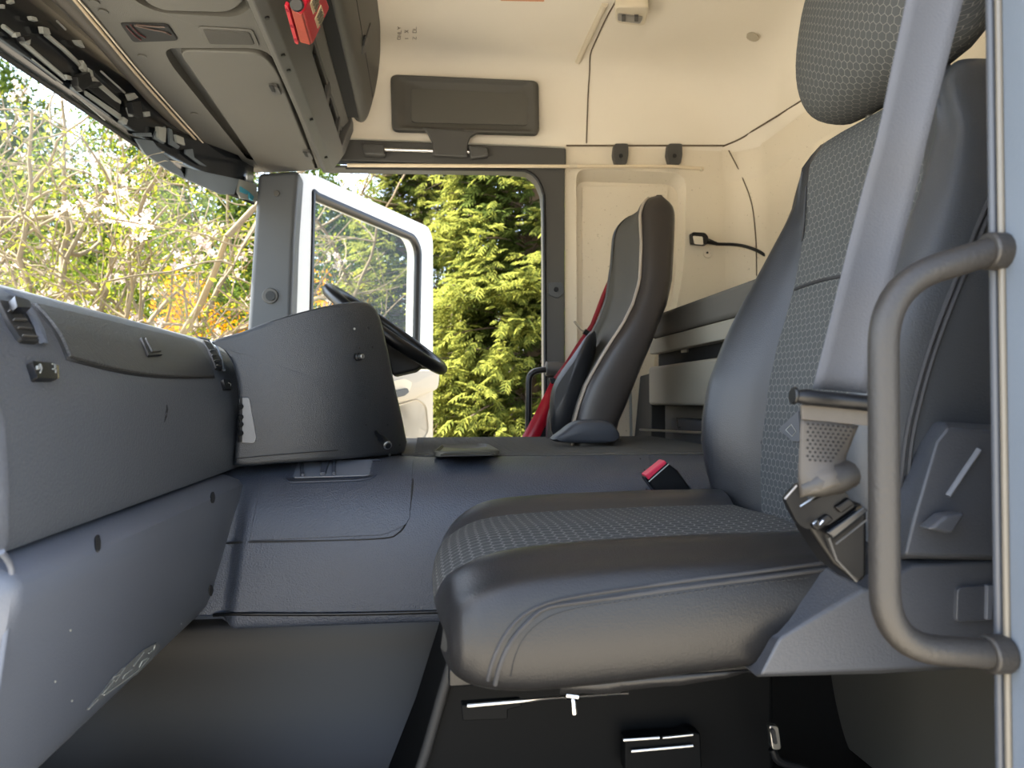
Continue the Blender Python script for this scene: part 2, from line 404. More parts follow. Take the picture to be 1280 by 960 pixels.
cyl('plug_face', UY(338, 370, 2.521), (0, -1, 0), .016, .003, BLACK, pb, 20, .001)
cyl('screw', UY(346, 242, 2.53), (0, -1, 0), .010, .006, TRIMG, pb, 14, .002)
# near pillar at the right edge of the doorway, with its seals
npil = struct(prism('trim_6', rpoly([(.499, .601, 0), (.498, .50, 0), (.56, .44, 0), (.70, .44, 0), (.70, .64, 0)], .006, 3), (0, 0, 1.62), PILN))
tube('door_seal', [(.497, .597, .0), (.497, .597, .8), (.497, .597, 1.6)], .004, mat('seal_grey', '3c4047', .45), npil, 10, 0)
tube('door_seal', [(.497, .588, .0), (.497, .588, .8), (.497, .588, 1.6)], .003, mat('seal_bright', '5c5850', .35), npil, 10, 0)
# floor with the rubber mat running up the tunnel
prof = [(.46, -.02), (.55, 0), (1.10, 0), (1.24, .012), (1.31, .05), (1.355, .12), (1.385, .22), (1.395, .275), (1.402, .295), (1.425, .31), (1.45, .36)]
fl = struct(grid('floor', [[Vector((x, y, z)) for x in np.linspace(-.95, 1.25, 5)] for y, z in [(p.x, p.y) for p in catmull([(a, b, 0) for a, b in prof], 4)]], RUBBER))
struct(box('floor_pan', (.15, 1.55, -.04), (2.2, 2.2, .03), BLACKM))
# windscreen
wsY = [.46, .62, .85, 1.15, 1.43, 1.83, 2.29, 2.46, 2.56]; wsX = [-.60, -.72, -.79, -.82, -.825, -.775, -.722, -.63, -.56]
def wx(y): return interp(y, wsY, wsX)
ys = np.linspace(.46, 2.56, 40)
xs_ = np.convolve(np.pad([wx(y) for y in ys], 2, mode='edge'), np.ones(5) / 5, 'valid')
def wxs(y): return interp(y, ys, xs_)
struct(grid('window_1', [[Vector((wxs(y) - .13 * (1 - t), y, .72 + t * .80)) for y in ys] for t in np.linspace(0, 1, 8)], GLASS))
struct(box('wall_front', (-.96, 1.5, .36), (.05, 2.1, .74), BLACKM))

# ------------------------------------------------------------------ black header strip above the windscreen with its brackets
def HC(px, py, off=0.0):
    a, c = .5, 2.6; d = ray(px, py)
    fn = lambda Y: d[0] / d[1] * Y - (wxs(Y) + .012 + off)
    lo, hi = .62, 2.56
    best = min(np.linspace(lo, hi, 500), key=lambda Y: abs(fn(Y)))
    return UY(px, py, float(best))
hdr = thing('windscreen_header', 'black header strip above windscreen with pale clips, rails and grey flaps for glass reflections', 'trim strip', (-.75, 1.5, 1.40))
grid('header_panel', [[Vector((wxs(y) + .012, y, z)) for y in ys] for z in (1.355, 1.40, 1.45, 1.50, 1.545)], GLOSSB, hdr, solid=.006)
grid('header_edge', [[Vector((wxs(y) + .016 + o, y, z)) for y in ys] for o, z in ((0, 1.350), (.004, 1.356), (0, 1.362))], BLACK, hdr)
def htube(pxs, r, m, nm, off=.012, lab=None): return tube(nm, [HC(x, y, off) for x, y in pxs], r, m, hdr, 6, 0, label=lab)
htube([(4, 33), (18, 44)], .005, PALE, 'clip_rail', lab='pale grey rail')
htube([(27, 52), (55, 76), (81, 98)], .005, PALE, 'clip_rail', lab='pale grey rail')
htube([(57, 43), (80, 62), (104, 85)], .005, PALE, 'clip_rail', lab='pale grey rail')
htube([(40, 74), (78, 104)], .0018, PALE, 'painted_edge_highlight')  # thin pale tubes paint in the highlights along the bracket edges
htube([(100, 124), (131, 150)], .0018, PALE, 'painted_edge_highlight')
htube([(71, 26), (82, 37)], .0022, PALE, 'painted_edge_highlight')
htube([(126, 89), (156, 116)], .0022, PALE, 'painted_edge_highlight')
def hslab(pxs, m, nm, off=.012, d=.003, lab=None): return slab(nm, [HC(x, y, off) for x, y in pxs], m, hdr, d, bevel=.001, label=lab)
hslab([(112, 92), (150, 126), (150, 130), (143, 126), (112, 100)], PALE, 'pale_panel', lab='pale grey panel')
hslab([(106, 113), (150, 143), (150, 150), (107, 119)], PALE, 'pale_panel', lab='pale grey panel')
hslab([(113, 101), (149, 130), (148, 140), (107, 110)], BLACK, 'dark_panel', .010)
for q in (((50, 33), (58, 35), (61, 43), (52, 42)), ((16, 41), (22, 40), (24, 46), (18, 47)), ((30, 48), (36, 47), (35, 56), (29, 53)), ((92, 50), (99, 50), (104, 60), (96, 56)), ((101, 75), (106, 82), (106, 91), (101, 86)), ((107, 84), (113, 88), (115, 97), (109, 94)),
          ((91, 105), (98, 104), (99, 115), (93, 112)), ((158, 118), (166, 116), (171, 122), (162, 126)), ((159, 135), (165, 133), (170, 142), (163, 146)), ((178, 140), (185, 139), (186, 145), (180, 146)), ((80, 93), (86, 95), (88, 100), (82, 99)),
          ((36, 20), (43, 22), (45, 27), (38, 25)), ((0, 5), (3, 6), (3, 11), (0, 10)), ((10, 0), (15, 1), (16, 5), (11, 4)), ((196, 158), (206, 160), (205, 178), (196, 172)), ((152, 146), (158, 150), (156, 156), (150, 151))):
    hslab(q, PALE, 'clip', .016, .005)
for q in (((102, 105), (121, 102), (124, 106), (118, 109), (104, 109)), ((92, 96), (108, 90), (112, 104), (100, 114), (94, 108)), ((24, 46), (33, 44), (35, 49), (27, 52)), ((161, 128), (172, 126), (176, 148), (164, 142))):
    hslab(q, BLACK, 'bracket', .024, .008)
hslab([(166, 166), (188, 166), (189, 171), (168, 170)], PALEG, 'reflection_flap', .012, lab='grey flap painted for glass reflections')  # grey flaps paint in glass reflections and fittings seen through the glass
hslab([(191, 171), (195, 162), (206, 158), (204, 180), (191, 173)], PALEG, 'reflection_flap', .012, lab='grey flap painted for glass reflections')
hslab([(210, 160), (214, 162), (216, 176), (224, 183), (222, 186), (211, 180)], PALEG, 'reflection_flap', .013)
hslab([(168, 173), (190, 176), (200, 190), (226, 214), (231, 224), (208, 212), (180, 192)], PALEG, 'reflection_flap', .010, lab='grey flap painted for glass reflections')
hslab([(233, 210), (298, 224), (292, 243), (275, 243), (232, 224)], PALEG, 'reflection_flap', .010, lab='grey flap painted for glass reflections')
hslab([(231, 187), (240, 186), (242, 197), (258, 208), (250, 206), (231, 192)], PALEG, 'reflection_flap', .012)
hslab([(218, 168), (228, 172), (230, 182), (220, 178)], PALE, 'clip', .016, .004)
hslab([(298, 224), (320, 230), (321, 252), (300, 248), (296, 240)], PALE, 'pale_sticker', .010, lab='pale sticker with teal print')
hslab([(300, 233), (311, 240), (309, 243), (300, 240)], TEAL, 'sticker_print', .0165)
hslab([(311, 240), (317, 246), (315, 251), (311, 248)], TEAL, 'sticker_print', .0165)
htube([(177, 199), (190, 193), (205, 190)], .002, BEIGED, 'loose_wire')
htube([(189, 206), (205, 201), (222, 202), (228, 204)], .002, BEIGED, 'loose_wire')

# ------------------------------------------------------------------ overhead console
oc = thing('overhead_console', 'grey overhead storage console with recessed lids above the windscreen', 'console', (-.5, 1.5, 1.46))
ZO = 1.475
def of(u, v, w_): return Vector((u, v, ZO - w_ + interp(u, [-.75, -.6, -.32], [.02, .005, -.012])))
def oz(px, py, w_=0.0):
    z = ZO
    for _ in range(4):
        p = UZ(px, py, z - w_); z = ZO + interp(p.x, [-.75, -.6, -.32], [.02, .005, -.012])
    return UZ(px, py, z - w_)
def o2(pts): return [(oz(x, y).x, oz(x, y).y, 0) for x, y in pts]
lidch = rpoly(o2([(204, 60), (330, 60), (350, 82), (398, 212), (318, 216), (302, 200), (212, 78)]), [.05, .04, .05, .015, .015, .02, .04], 4)
lid2ch = rpoly(o2([(150, -20), (330, -20), (316, 8), (296, 22), (200, 16), (172, 4)]), .03, 4)
cub = rpoly(o2([(149, 28), (210, 30), (224, 50), (166, 52)]), .012, 4)
outer = [(-.335, .56), (-.335, 2.50), (-.50, 2.52), (-.57, 2.47), (-.665, 2.36), (-.70, 2.15), (-.725, 1.8), (-.745, 1.4), (-.73, .9), (-.68, .56)]
panel('base_panel', of, outer, [[(p.x, p.y) for p in h] for h in (lidch, lid2ch)], OVER, oc, depth=.028, floor_scale=.985)
def olid(nm, pts, w0, w1, m, r, lab=None):
    P = rpoly(o2(pts), r, 4); top = [of(p.x, p.y, -w0) for p in P]; bot = [of(p.x, p.y, w1) for p in P]; n = len(P)
    return mesh(nm, top + bot, [tuple(range(n)), tuple(range(2 * n - 1, n - 1, -1))] + [(i, (i + 1) % n, n + (i + 1) % n, n + i) for i in range(n)], m, oc, bevel=.004, label=lab)
lid = olid('lid', [(222, 62), (328, 66), (346, 88), (394, 210), (388, 213), (328, 216)], .027, .002, OVERLID, [.035, .035, .04, .01, .01, .02])
lid2 = olid('lid', [(168, -20), (318, -20), (300, 6), (285, 15), (205, 13), (184, 4)], .027, .002, OVERLID, .03)
for c, s in (((345, 111), 1), ((386, 193), .8)):
    x, y = c
    lt = slab('latch', rpoly([oz(a, b, .004) for a, b in ((x - 10 * s, y - 6 * s), (x + 2 * s, y - 5 * s), (x + 7 * s, y + 5 * s), (x - 2 * s, y + 7 * s), (x - 7 * s, y + 1))], .006, 3), TRIMG, lid, .006, (0, 0, 1), .002)
    slab('finger_slot', [oz(a, b, .011) for a, b in ((x - 9 * s, y - 4 * s), (x - 4 * s, y - 4 * s), (x - 1 * s, y + 4 * s), (x - 5 * s, y + 3 * s))], DEEP, lid, .001, (0, 0, 1), 0)
cb = olid('cubby', [(149, 28), (210, 30), (224, 50), (166, 52)], .01, .003, DEEP, .012, 'black open cubby')
for pts in (((158, 33), (168, 44), (176, 50)), ((168, 32), (185, 36), (205, 40), (214, 44)), ((170, 31), (190, 33), (206, 34)), ((163, 31), (172, 41), (182, 47))):
    tube('loose_wire', [oz(x, y, .005) for x, y in pts], .0016, mat('dark_wire', '4a3a33', .5) if pts[0][0] > 165 else mat('dark_red_wire', '43181a', .5), cb, 6, 4)
olid('speaker_frame', [(247, 32), (316, 36), (325, 57), (259, 56)], .0, .003, OVER, .01)
sp = olid('speaker_grille', [(253, 34), (312, 38), (319, 54), (262, 53)], .0, .005, mat('grille_mesh', '35332f', .7, .5, 900, kind='voronoi'), .008)
for px, py in ((129, 14), (178, 70), (243, 142), (118, 2)):
    p = oz(px, py, .0); cyl('clip_cap', p, (0, 0, -1), .010, .003, OVER, oc, 12, .001)
# front lip and its pale wire
tube('front_lip', [oz(*p, .0) + Vector((.004, 0, .012)) for p in ((52, -20), (100, 26), (150, 82), (200, 138), (250, 183), (276, 203))], .020, mat('lip_plastic', '524c44', .5, .2, 300, .08, 8), oc, 12, 4)
tube('edge_piping', [oz(*p, .006) for p in ((83, -12), (120, 32), (170, 92), (220, 148), (262, 192), (284, 203), (312, 210))], .0035, mat('piping_beige', 'b19f85', .5), oc, 8, 4)
tube('edge_piping', [oz(*p, .004) for p in ((88, -12), (126, 32), (176, 92), (226, 148), (264, 190))], .002, BEIGED, oc, 8, 4)
# rear rail, open cubbies and slope: extruded along the cab
def ex(nm, pr, y0, y1, m, par, bevel=0, cap=True, lab=None, smooth=True):
    return prism(nm, [(a, y0, b) for a, b in pr], (0, y1 - y0, 0), m, par, bevel, label=lab)
ex('rail', [(-.338, 1.462), (-.322, 1.452), (-.298, 1.462), (-.262, 1.515), (-.272, 1.53), (-.34, 1.50)], .56, 2.50, TRIMG, oc, .004)
ex('rail_back', [(-.34, 1.50), (-.30, 1.50), (-.31, 1.56), (-.34, 1.60)], .56, 2.49, DEEP, oc)
ex('slope_panel', [(-.268, 1.572), (-.262, 1.571), (-.243, 1.592), (-.243, 1.60), (-.32, 1.60)], .56, 2.42, OVER, oc, .004)
ex('slot_rail', [(-.272, 1.562), (-.265, 1.560), (-.262, 1.568), (-.270, 1.572)], .56, 2.42, TRIMG, oc, .001)
ex('gap_strip', [(-.25, 1.60), (-.21, 1.60), (-.21, 1.66), (-.25, 1.66)], .56, 2.40, DEEP, oc)
for y in (1.10, 1.44, 1.77, 2.08, 2.33):
    ex('divider', [(-.275, 1.518), (-.264, 1.520), (-.258, 1.568), (-.270, 1.570)], y - .018, y + .018, TRIMG, oc, .002)
for y in (1.16, 1.22, 1.50, 1.56, 1.83, 1.88, 2.2): ex('slot_rib', [(-.282, 1.53), (-.28, 1.53), (-.27, 1.56), (-.275, 1.56)], y, y + .01, BLACKM, oc)
ex('end_block', [(-.33, 1.462), (-.30, 1.463), (-.262, 1.515), (-.235, 1.592), (-.235, 1.62), (-.335, 1.62)], 2.42, 2.50, TRIMG, oc, .004)
for x, y in ((333, 22), (353, 69), (360, 88), (389, 150), (407, 197)):
    p = UZ(x, y, 1.456); cyl('screw', (p.x, p.y, 1.460), (.3, 0, -1), .005, .007, BLACK, oc, 10)
# upper locker
uc = thing('overhead_locker', 'dark grey rounded upper locker with push latch under the beige roof', 'locker', (-.3, 1.5, 1.62))
lp = catmull([(-.30, 1.68, 0), (-.232, 1.64, 0), (-.222, 1.612, 0), (-.203, 1.600, 0), (-.183, 1.615, 0), (-.165, 1.67, 0), (-.150, 1.74, 0), (-.142, 1.82, 0), (-.142, 1.90, 0)], 5)
rows = []
for y, s in ((.56, 1), (1.2, 1), (1.8, 1), (2.36, 1), (2.42, .99), (2.455, .96), (2.475, .90), (2.48, .80)):
    rows.append([Vector((-.30 + (p.x + .30) * s, y, 1.90 + (p.y - 1.90) * (s * .5 + .5))) for p in lp])
lk = grid('locker_body', rows, OVER, uc, cap=True)
tube('lid_seam', [(-.1655, .58, 1.67), (-.1655, 1.5, 1.67), (-.1655, 2.40, 1.67)], .0018, BLACKM, uc, 6, 0)
slab('latch_plate', rpoly([hit(lk, *p, .001) for p in ((453, 58), (462, 28), (465, 30), (463, 48), (455, 66), (451, 68))], .004, 2), TRIMG, uc, .003)
slab('latch_button', [hit(lk, *p, .004) for p in ((454, 47), (457, 44), (457, 52), (452, 57))], BLACK, uc, .003)
tube('lid_wire', [hit(lk, *p, .001) for p in ((455, 43), (457, 46), (457, 52))], .0012, CHROME, uc, 6, 0)

# ------------------------------------------------------------------ red box on the rail
rb = thing('red_box', 'red plastic safety box with two letter windows on the overhead rail', 'box', UZ(380, 30, 1.45))
yb = 1.33
A = [UY(*p, yb) for p in ((355, 10), (372, 56), (377, 52), (391, 57), (396, 52), (413, 10), (411, -6), (358, -6))]
fo = [UY(p[0], p[1], 1.36) for p in ((361, 8), (378, 17), (391, 57), (375, 52))]
# lens end, window face, flange: a slanted block seen from below
e = {'a': UZ(361, 6, 1.43), 'b': UZ(379, 16, 1.405), 'c': UZ(391, 57, 1.405), 'd': UZ(374, 53, 1.43)}
Ybx = e['c'].y
c1 = UY(391, 57, 1.50); c2 = UY(379, 16, 1.35); d1 = UY(374, 53, 1.50); d2 = UY(361, 6, 1.35)
k1 = UY(413, 9, 1.46); k2 = UY(398, -34, 1.30); m1 = k1 + (d1 - c1); m2 = k2 + (d2 - c2)
box_v = [c1, c2, d2, d1, k1, k2, m2, m1]
bf = [(0, 1, 2, 3), (0, 4, 5, 1), (4, 7, 6, 5), (3, 2, 6, 7), (1, 5, 6, 2), (0, 3, 7, 4)]
mesh('case', box_v, bf, RED, rb, bevel=.006)
def bil(P, u, v): return (P[0] * (1 - u) + P[1] * u) * (1 - v) + (P[3] * (1 - u) + P[2] * u) * v
lensq = [bil([c1, c2, d2, d1], u, v) for u, v in ((.05, .1), (.95, .1), (.95, .86), (.05, .86))]
slab('lens', lensq, REDL, rb, .003, label='orange red translucent lens')
fl1 = [d1 + (d1 - d2) * .02, d2, d2 + (d2 - c2) * .28, d1 + (d1 - c1) * .28]
slab('flange', rpoly(fl1, .008, 3), RED, rb, .004)
for t in (.12, .5, .9):
    p = bil([d1, d2, d2 + (d2 - c2) * .28, d1 + (d1 - c1) * .28], t, .5); cyl('rivet', p, (0, -.3, -1), .004, .006, REDB, rb, 8)
PW = [c1, c2, k2, k1]
for u0, u1 in ((.14, .44), (.58, .88)):
    q = [bil(PW, u, v) for u, v in ((u0, .34), (u1, .34), (u1, .72), (u0, .72))]
    wd = slab('letter_window', q, mat('window_card', 'b29f80', .6), rb, .002, label='beige letter window')
    for t0, t1 in ((.06, .32), (.38, .64), (.70, .95)):
        us = u0 + (u1 - u0) * t0; ue = u0 + (u1 - u0) * t1
        z = [bil(PW, a, b) for a, b in ((us, .64), (us, .42), ((us + ue) / 2, .55), (ue, .42), (ue, .64))]
        nrm = (c2 - c1).cross(k1 - c1).normalized()
        if nrm.dot(c1 - Vector((0, 0, CZ))) > 0: nrm = -nrm
        tube('letter', [p + nrm * .003 for p in z], .0016, mat('letter_ink', '50493a', .7), wd, 5, 0)
cyl('knob', bil([c2, d2, m2, k2], .5, .12) , (0, -1, -.6), .012, .018, BLACK, rb, 16, .003)

# ------------------------------------------------------------------ far side: sun visor, rod, curtain rail, hooks
sv = thing('side_sun_visor', 'dark grey sun visor folded up above the driver door', 'sun visor', UY(580, 190, YF - .05))
vo = rpoly([UY(p[0], p[1], YF - .045) for p in ((488, 94), (673, 102), (674, 169), (490, 164))], .022, 5)
pillow('visor_pad', vo, (0, -1, 0), [(1, -.012), (1.0, .004), (.985, .010), (.93, .012), (.90, .010), (.83, .002), (.80, 0)], mat('visor_grey', '46443f', .6, .2, 300), sv)
vi = rpoly([UY(p[0], p[1], YF - .046) for p in ((514, 111), (660, 118), (660, 157), (514, 153))], .014, 4)
slab('visor_inset', vi, mat('visor_inset_grey', '4b4943', .6, .15, 300), sv, .003, (0, -1, 0))
am = [UY(p[0], p[1], YF - .05) for p in ((528, 160), (535, 168), (541, 180), (541, 195), (584, 197), (584, 182), (588, 172), (598, 166))]
slab('visor_arm', am, TRIMG, sv, .010, (0, -1, 0), .004)
tube('visor_rod', [UY(480, 187, YF - .05), UY(590, 190, YF - .05)], .006, CHROME, sv, 10, 0, label='chrome rod')
for pts in (((453, 181), (480, 182), (482, 196), (456, 195)), ((585, 183), (609, 186), (611, 196), (588, 199))):
    slab('rod_bracket', [UY(x, y, YF - .05) for x, y in pts], TRIMG, sv, .02, (0, -1, 0), .006)
cr = thing('curtain_rail', 'thin cream curtain rail along the far header and wall', 'rail', UY(650, 208, YF - .04))
tube('rail_strip', [UY(434, 206.5, YF - .035), UY(708, 208, YF - .035), UY(840, 208, YF - .03), UY(879, 211, YF - .03)], .0065, mat('rail_cream', 'd9c9ae', .4), cr, 8, 0)
tube('rail_end', [UY(876, 210, YF - .032), UY(877, 214, YF - .032)], .005, BEIGED, cr, 8, 0)
box('rail_joint', UY(716, 207.5, YF - .035), (.03, .012, .012), BEIGED, cr, .002)
for i, (x, lab) in enumerate(((775, 'dark grey wall hook nearer the door, above the driver seat'), (842, 'dark grey wall hook further from the door, above the lamp'))):
    hk = thing('wall_hook', lab, 'hook', UY(x, 208, YF), 'hooks under the headliner')
    slab('hook_body', rpoly([UY(x + a, 195 + b, YF - .02) for a, b in ((-8, -14), (9, -14), (9.5, 0), (7, 12), (-6, 12), (-9.5, 0))], .008, 3), TRIMG, hk, .016, (0, -1, 0), .005)
    cyl('hook_hole', UY(x + 1, 195, YF - .037), (0, -1, 0), .008, .002, BLACK, hk, 12)

# roof lamp, plug, grab rib, scribble
rl = thing('roof_lamp', 'small cream roof lamp with grey lens on the ceiling', 'lamp', UZ(788, 15, 1.88))
lq = [UZ(x, y, 1.875) for x, y in ((768, 3), (812, 3), (806, 28), (770, 24))]
slab('lamp_body', rpoly(lq, .02, 4), BEIGED, rl, .014, (0, 0, 1), .006)
slab('lamp_lens', rpoly([UZ(x, y, 1.859) for x, y in ((772, 17), (804, 21), (800, 29), (772, 25))], .008, 3), mat('lens_grey', '85817b', .3), rl, .003, (0, 0, 1), .002)
for x in (779, 795): slab('lamp_switch', [UZ(x + a, 22 + b, 1.855) for a, b in ((-2, -3), (3, -3), (3, 4), (-2, 4))], TRIMG, rl, .003, (0, 0, 1), .001)
pg = hit(ceil, 941, 45, .001); bpn = tag(cyl('roof_plug', pg, (-.45, 0, -1), .022, .004, mat('plug_beige', 'a99f8c', .6), None, 24, .001), 'round beige plug in the rear ceiling corner', 'plug')
tube('roof_seam', [hit(ceil, *p, .001) for p in ((733, 179), (735, 120), (737, 90), (738, 68), (745, 50), (758, 22), (770, 1))], .0024, SEAM, ceil, 6, 3)
tube('roof_rib', [hit(ceil, *p, .003) for p in ((722, 77), (727, 66), (740, 38), (756, 4))], .010, BEIGED, ceil, 8, 3)
sb = thing('roof_scribble', 'faded pencil scribble in three short lines on the roof', 'writing', hit(ceil, 510, 42, .002))
for x0, st_ in ((497, 'ONLY'), (506, '1 8'), (516, '2 0L')):
    for i, ch in enumerate(st_):
        if ch == ' ': continue
        yy = 49 - i * 4.2
        shp = {'O': ((0, 0), (3, 0), (3, -3), (0, -3), (0, 0)), 'N': ((4, 0), (0, 0), (4, -3), (0, -3)), 'L': ((0, 0), (4, 0), (4, -3)), 'Y': ((0, 0), (2, -1.5), (4, -1.5), (2, -1.5), (0, -3)), '1': ((0, -1), (4, -1)), '8': ((0, 0), (4, -3), (4, 0), (0, -3), (0, 0)), '2': ((0, 0), (0, -3), (4, 0), (4, -3)), '0': ((0, 0), (4, 0), (4, -3), (0, -3), (0, 0))}[ch]
        tube('letter', [hit(ceil, x0 + a * 1.1, yy + b, .0006) for a, b in shp], .0011, INK, sb, 4, 0)
tag(slab('roof_label', [hit(ceil, *p, .002) for p in ((622, -8), (682, -8), (680, 1), (626, 0))], mat('label_orange', 'c98a62', .7), None, .001), 'orange label at the top edge of the ceiling', 'label')

# wall lamp with cable, far wall
wlamp = thing('work_lamp', 'small wall socket lamp with black cable on the rear side wall', 'lamp', UY(872, 300, YF))
slab('lamp_case', rpoly([UY(x, y, YF - .02) for x, y in ((863, 291), (880, 292), (884, 298), (883, 307), (864, 305))], .008, 3), BLACK, wlamp, .016, (0, -1, 0), .004)
slab('lamp_lens', rpoly([UY(x, y, YF - .038) for x, y in ((866, 295), (878, 296), (879, 306), (868, 305))], .004, 3), mat('lens_pale', 'd9d3c4', .3), wlamp, .003, (0, -1, 0), .002)
tube('cable_boot', [UY(883, 301, YF - .03), UY(897, 305, YF - .03)], [.012, .006], BLACK, wlamp, 8, 0)
tube('cable', [UY(895, 305, YF - .03), UY(920, 306, YF - .03), UY(938, 310, YF - .05), UY(956, 319, YF - .08), UY(985, 345, YF - .12)], .006, BLACK, wlamp, 8, 5)
cyl('screw_boss', UY(884, 317, YF), (0, -1, 0), .016, .004, WALLB, wr, 16, .001); cyl('screw', UY(884, 316, YF - .004), (0, -1, 0), .004, .003, BLACK, wr, 8)
cyl('screw_boss', UX(956, 287, XR - .001), (-1, 0, 0), .014, .004, WALLB, wr, 14, .001)

# ------------------------------------------------------------------ open driver door
dz0 = UY(372, 225, 2.64); hingeL = Vector((-.445, 2.66, 0)); tip = UZ(540, 292, dz0.z); tip.z = 0
dv = (tip - hingeL); dl = dv.length; dvn = dv.normalized(); dn = Vector((dvn.y, -dvn.x, 0))
dr = empty('door_1', (hingeL.x, hingeL.y, 0)); struct(dr, 'white driver door standing open with cream lining')
def DPt(px, py, off=0.0):
    """point on the door plane"""
    d = Vector(ray(px, py)); o = Vector((0, 0, CZ)); p0 = hingeL + dn * off
    t = (p0 - o).dot(dn) / d.dot(dn); return o + d * t
outer = rpoly([DPt(*p) for p in ((371, 216), (392, 218), (536, 284), (541, 300), (541, 600), (366, 600), (371, 400))], [.03, .05, .03, .05, .01, .01, .01], 5)
inner = rpoly([DPt(*p) for p in ((392, 238), (398, 244), (519, 296), (526, 312), (523, 452), (388, 452))], [.03, .03, .03, .05, .03, .03], 5)
def door2(P): return [((p - hingeL).dot(dvn), p.z, 0) for p in P]
o2d = door2(outer); i2d = door2(inner)
def dfr(u, v, w_): return hingeL + dvn * u + dn * (w_) + Vector((0, 0, v))
panel('door_frame', dfr, [(p[0], p[1]) for p in o2d], [[(p[0], p[1]) for p in i2d]], WHITE, dr, depth=.07, floor_scale=1.0, thick=.07, floors=False)
back = [dfr(p[0], p[1], -.072) for p in o2d]; 
tube('window_seal', [dfr(p[0], p[1], -.014) for p in i2d], .019, BLACK, dr, 8, 0, closed=True)
mesh('window_pane', [dfr(p[0], p[1], -.012) for p in i2d], [tuple(range(len(i2d)))], GLASSD, dr)
P = [DPt(*p, .0) for p in ((384, 455), (538, 455), (538, 600), (384, 600))]
lin_ = pillow('door_lining', rpoly(P, .02, 3), dn, [(1, 0), (1, .012), (.99, .016), (.9, .018)], DOORIN, dr)
pillow('armrest', rpoly([DPt(*p, .012) for p in ((440, 462), (541, 462), (539, 486), (505, 500), (440, 512))], .03, 4), dn, [(1, 0), (1, .03), (.95, .045), (.85, .05)], DOORIN, dr)
slab('handle_recess', rpoly([DPt(*p, .064) for p in ((470, 480), (505, 473), (515, 478), (511, 490), (470, 498))], .015, 3), mat('recess_cream', 'b8ae99', .6), dr, .003, dn)
slab('door_handle', rpoly([DPt(*p, .07) for p in ((480, 491), (508, 485), (510, 490), (504, 495), (480, 500))], .01, 3), BLACK, dr, .008, dn, .003, label='black door handle')
pillow('door_pocket', rpoly([DPt(*p, .014) for p in ((490, 508), (520, 499), (531, 506), (534, 540), (522, 556), (490, 575))], .03, 4), dn, [(1.04, 0), (1.03, .008), (1.0, .010), (.96, .004), (.9, .004)], DOORIN, dr)
# exterior mirror sliver beyond the pillar
tag(pillow('side_mirror', rpoly([Vector((-.62, 2.85, 1.12)), Vector((-.50, 2.85, 1.12)), Vector((-.50, 2.85, 1.40)), Vector((-.62, 2.85, 1.40))], .04, 4), (0, -1, 0), [(1, -.05), (1.02, 0), (.95, .02)], PALEG), 'grey exterior mirror seen past the far windscreen pillar', 'mirror')

# ------------------------------------------------------------------ dashboard
db = thing('dashboard', 'dark grey dashboard with glove compartment lid below the windscreen', 'dashboard', (-.5, 1.1, .56))
DPR = [(-.50, .562), (-.378, .562), (-.366, .566), (-.362, .576), (-.362, .62), (-.366, .68), (-.378, .72), (-.395, .748), (-.42, .78), (-.45, .808), (-.48, .828), (-.52, .842), (-.58, .849), (-.66, .845), (-.80, .81), (-.93, .76), (-.93, .562)]
VIS = DPR[2:14]
def DP(px, py, off=0.0):
    a = ray(px, py); best = None
    for (x0, z0), (x1, z1) in zip(VIS[:-1], VIS[1:]):
        # X * a2 - (z - CZ) * a0 = 0
        f0 = x0 * a[2] - (z0 - CZ) * a[0]; f1 = x1 * a[2] - (z1 - CZ) * a[0]
        if f0 == f1: continue
        u = f0 / (f0 - f1)
        if -.001 <= u <= 1.001:
            x = x0 + (x1 - x0) * u; z = z0 + (z1 - z0) * u; t = x / a[0]
            n = Vector((z1 - z0, 0, -(x1 - x0))).normalized()
            if n.x < 0: n = -n
            p = Vector((x, a[1] * t, z))
            if best is None or p.y < best[0].y: best = (p, n)
    if best is None:
        return UX(px, py, -.40)
    return best[0] + best[1] * off
def shrink(P, c, d, r): return [(c[0] + (x - c[0]) * (1 - d / r), c[1] + (z - c[1]) * (1 - d / r)) for x, z in P]
DC = (-.60, .68)
rows = [[Vector((x, y, z)) for x, z in shrink(DPR, DC, d, .2)] for y, d in ((.664, .05), (.665, .034), (.668, .020), (.674, .010), (.684, .003), (.696, 0), (1.0, 0), (1.5, 0), (2.50, 0))]
grid('dash_body', rows, DASH, db, closed_v=True, cap=True, angle=40)
# end edge: sky light on the rounding painted in as a lighter colour
end = [(DPR[i][0], DPR[i][1]) for i in range(2, 12)]
grid('lit_end_strip', [[Vector((x, y, z)) for x, z in shrink(DPR, DC, d, .2)[2:12]] for y, d, c_ in ((.6658, .0200, 0), (.6668, .0180, 0), (.6725, .0085, 0), (.683, .0013, 0), (.696, -.0015, 0), (.7, -.0015, 0), (.7005, .001, 0))], mat('lit_end_edge', '53575f', .45, 1.0, 90, .2, 60), db, label='grained end edge of the dashboard with sky light painted in')
def patch(nm, corners, m, off, par, nu=10, nv=6, th=.004, lab=None, curve=0):
    tl, tr, br, bl = [Vector((*c, 0)) for c in corners]; rows = []
    for i in range(nv + 1):
        t = i / nv; r = []
        for j in range(nu + 1):
            u = j / nu; p = (tl * (1 - u) + tr * u) * (1 - t) + (bl * (1 - u) + br * u) * t
            p.y += curve * math.sin(math.pi * u) * t; p.x += 6 * math.sin(math.pi * t) * (1 if u < .5 else .7) * abs(2 * u - 1)
            r.append(DP(p.x, p.y, off))
        rows.append(r)
    return grid(nm, rows, m, par, solid=th, off=0, bevel=.0015 if th > .003 else 0, label=lab)
patch('lid_gap', [(39, 380), (241, 427), (268, 473), (82, 450)], BLACKM, .0006, db, th=.002, curve=9)
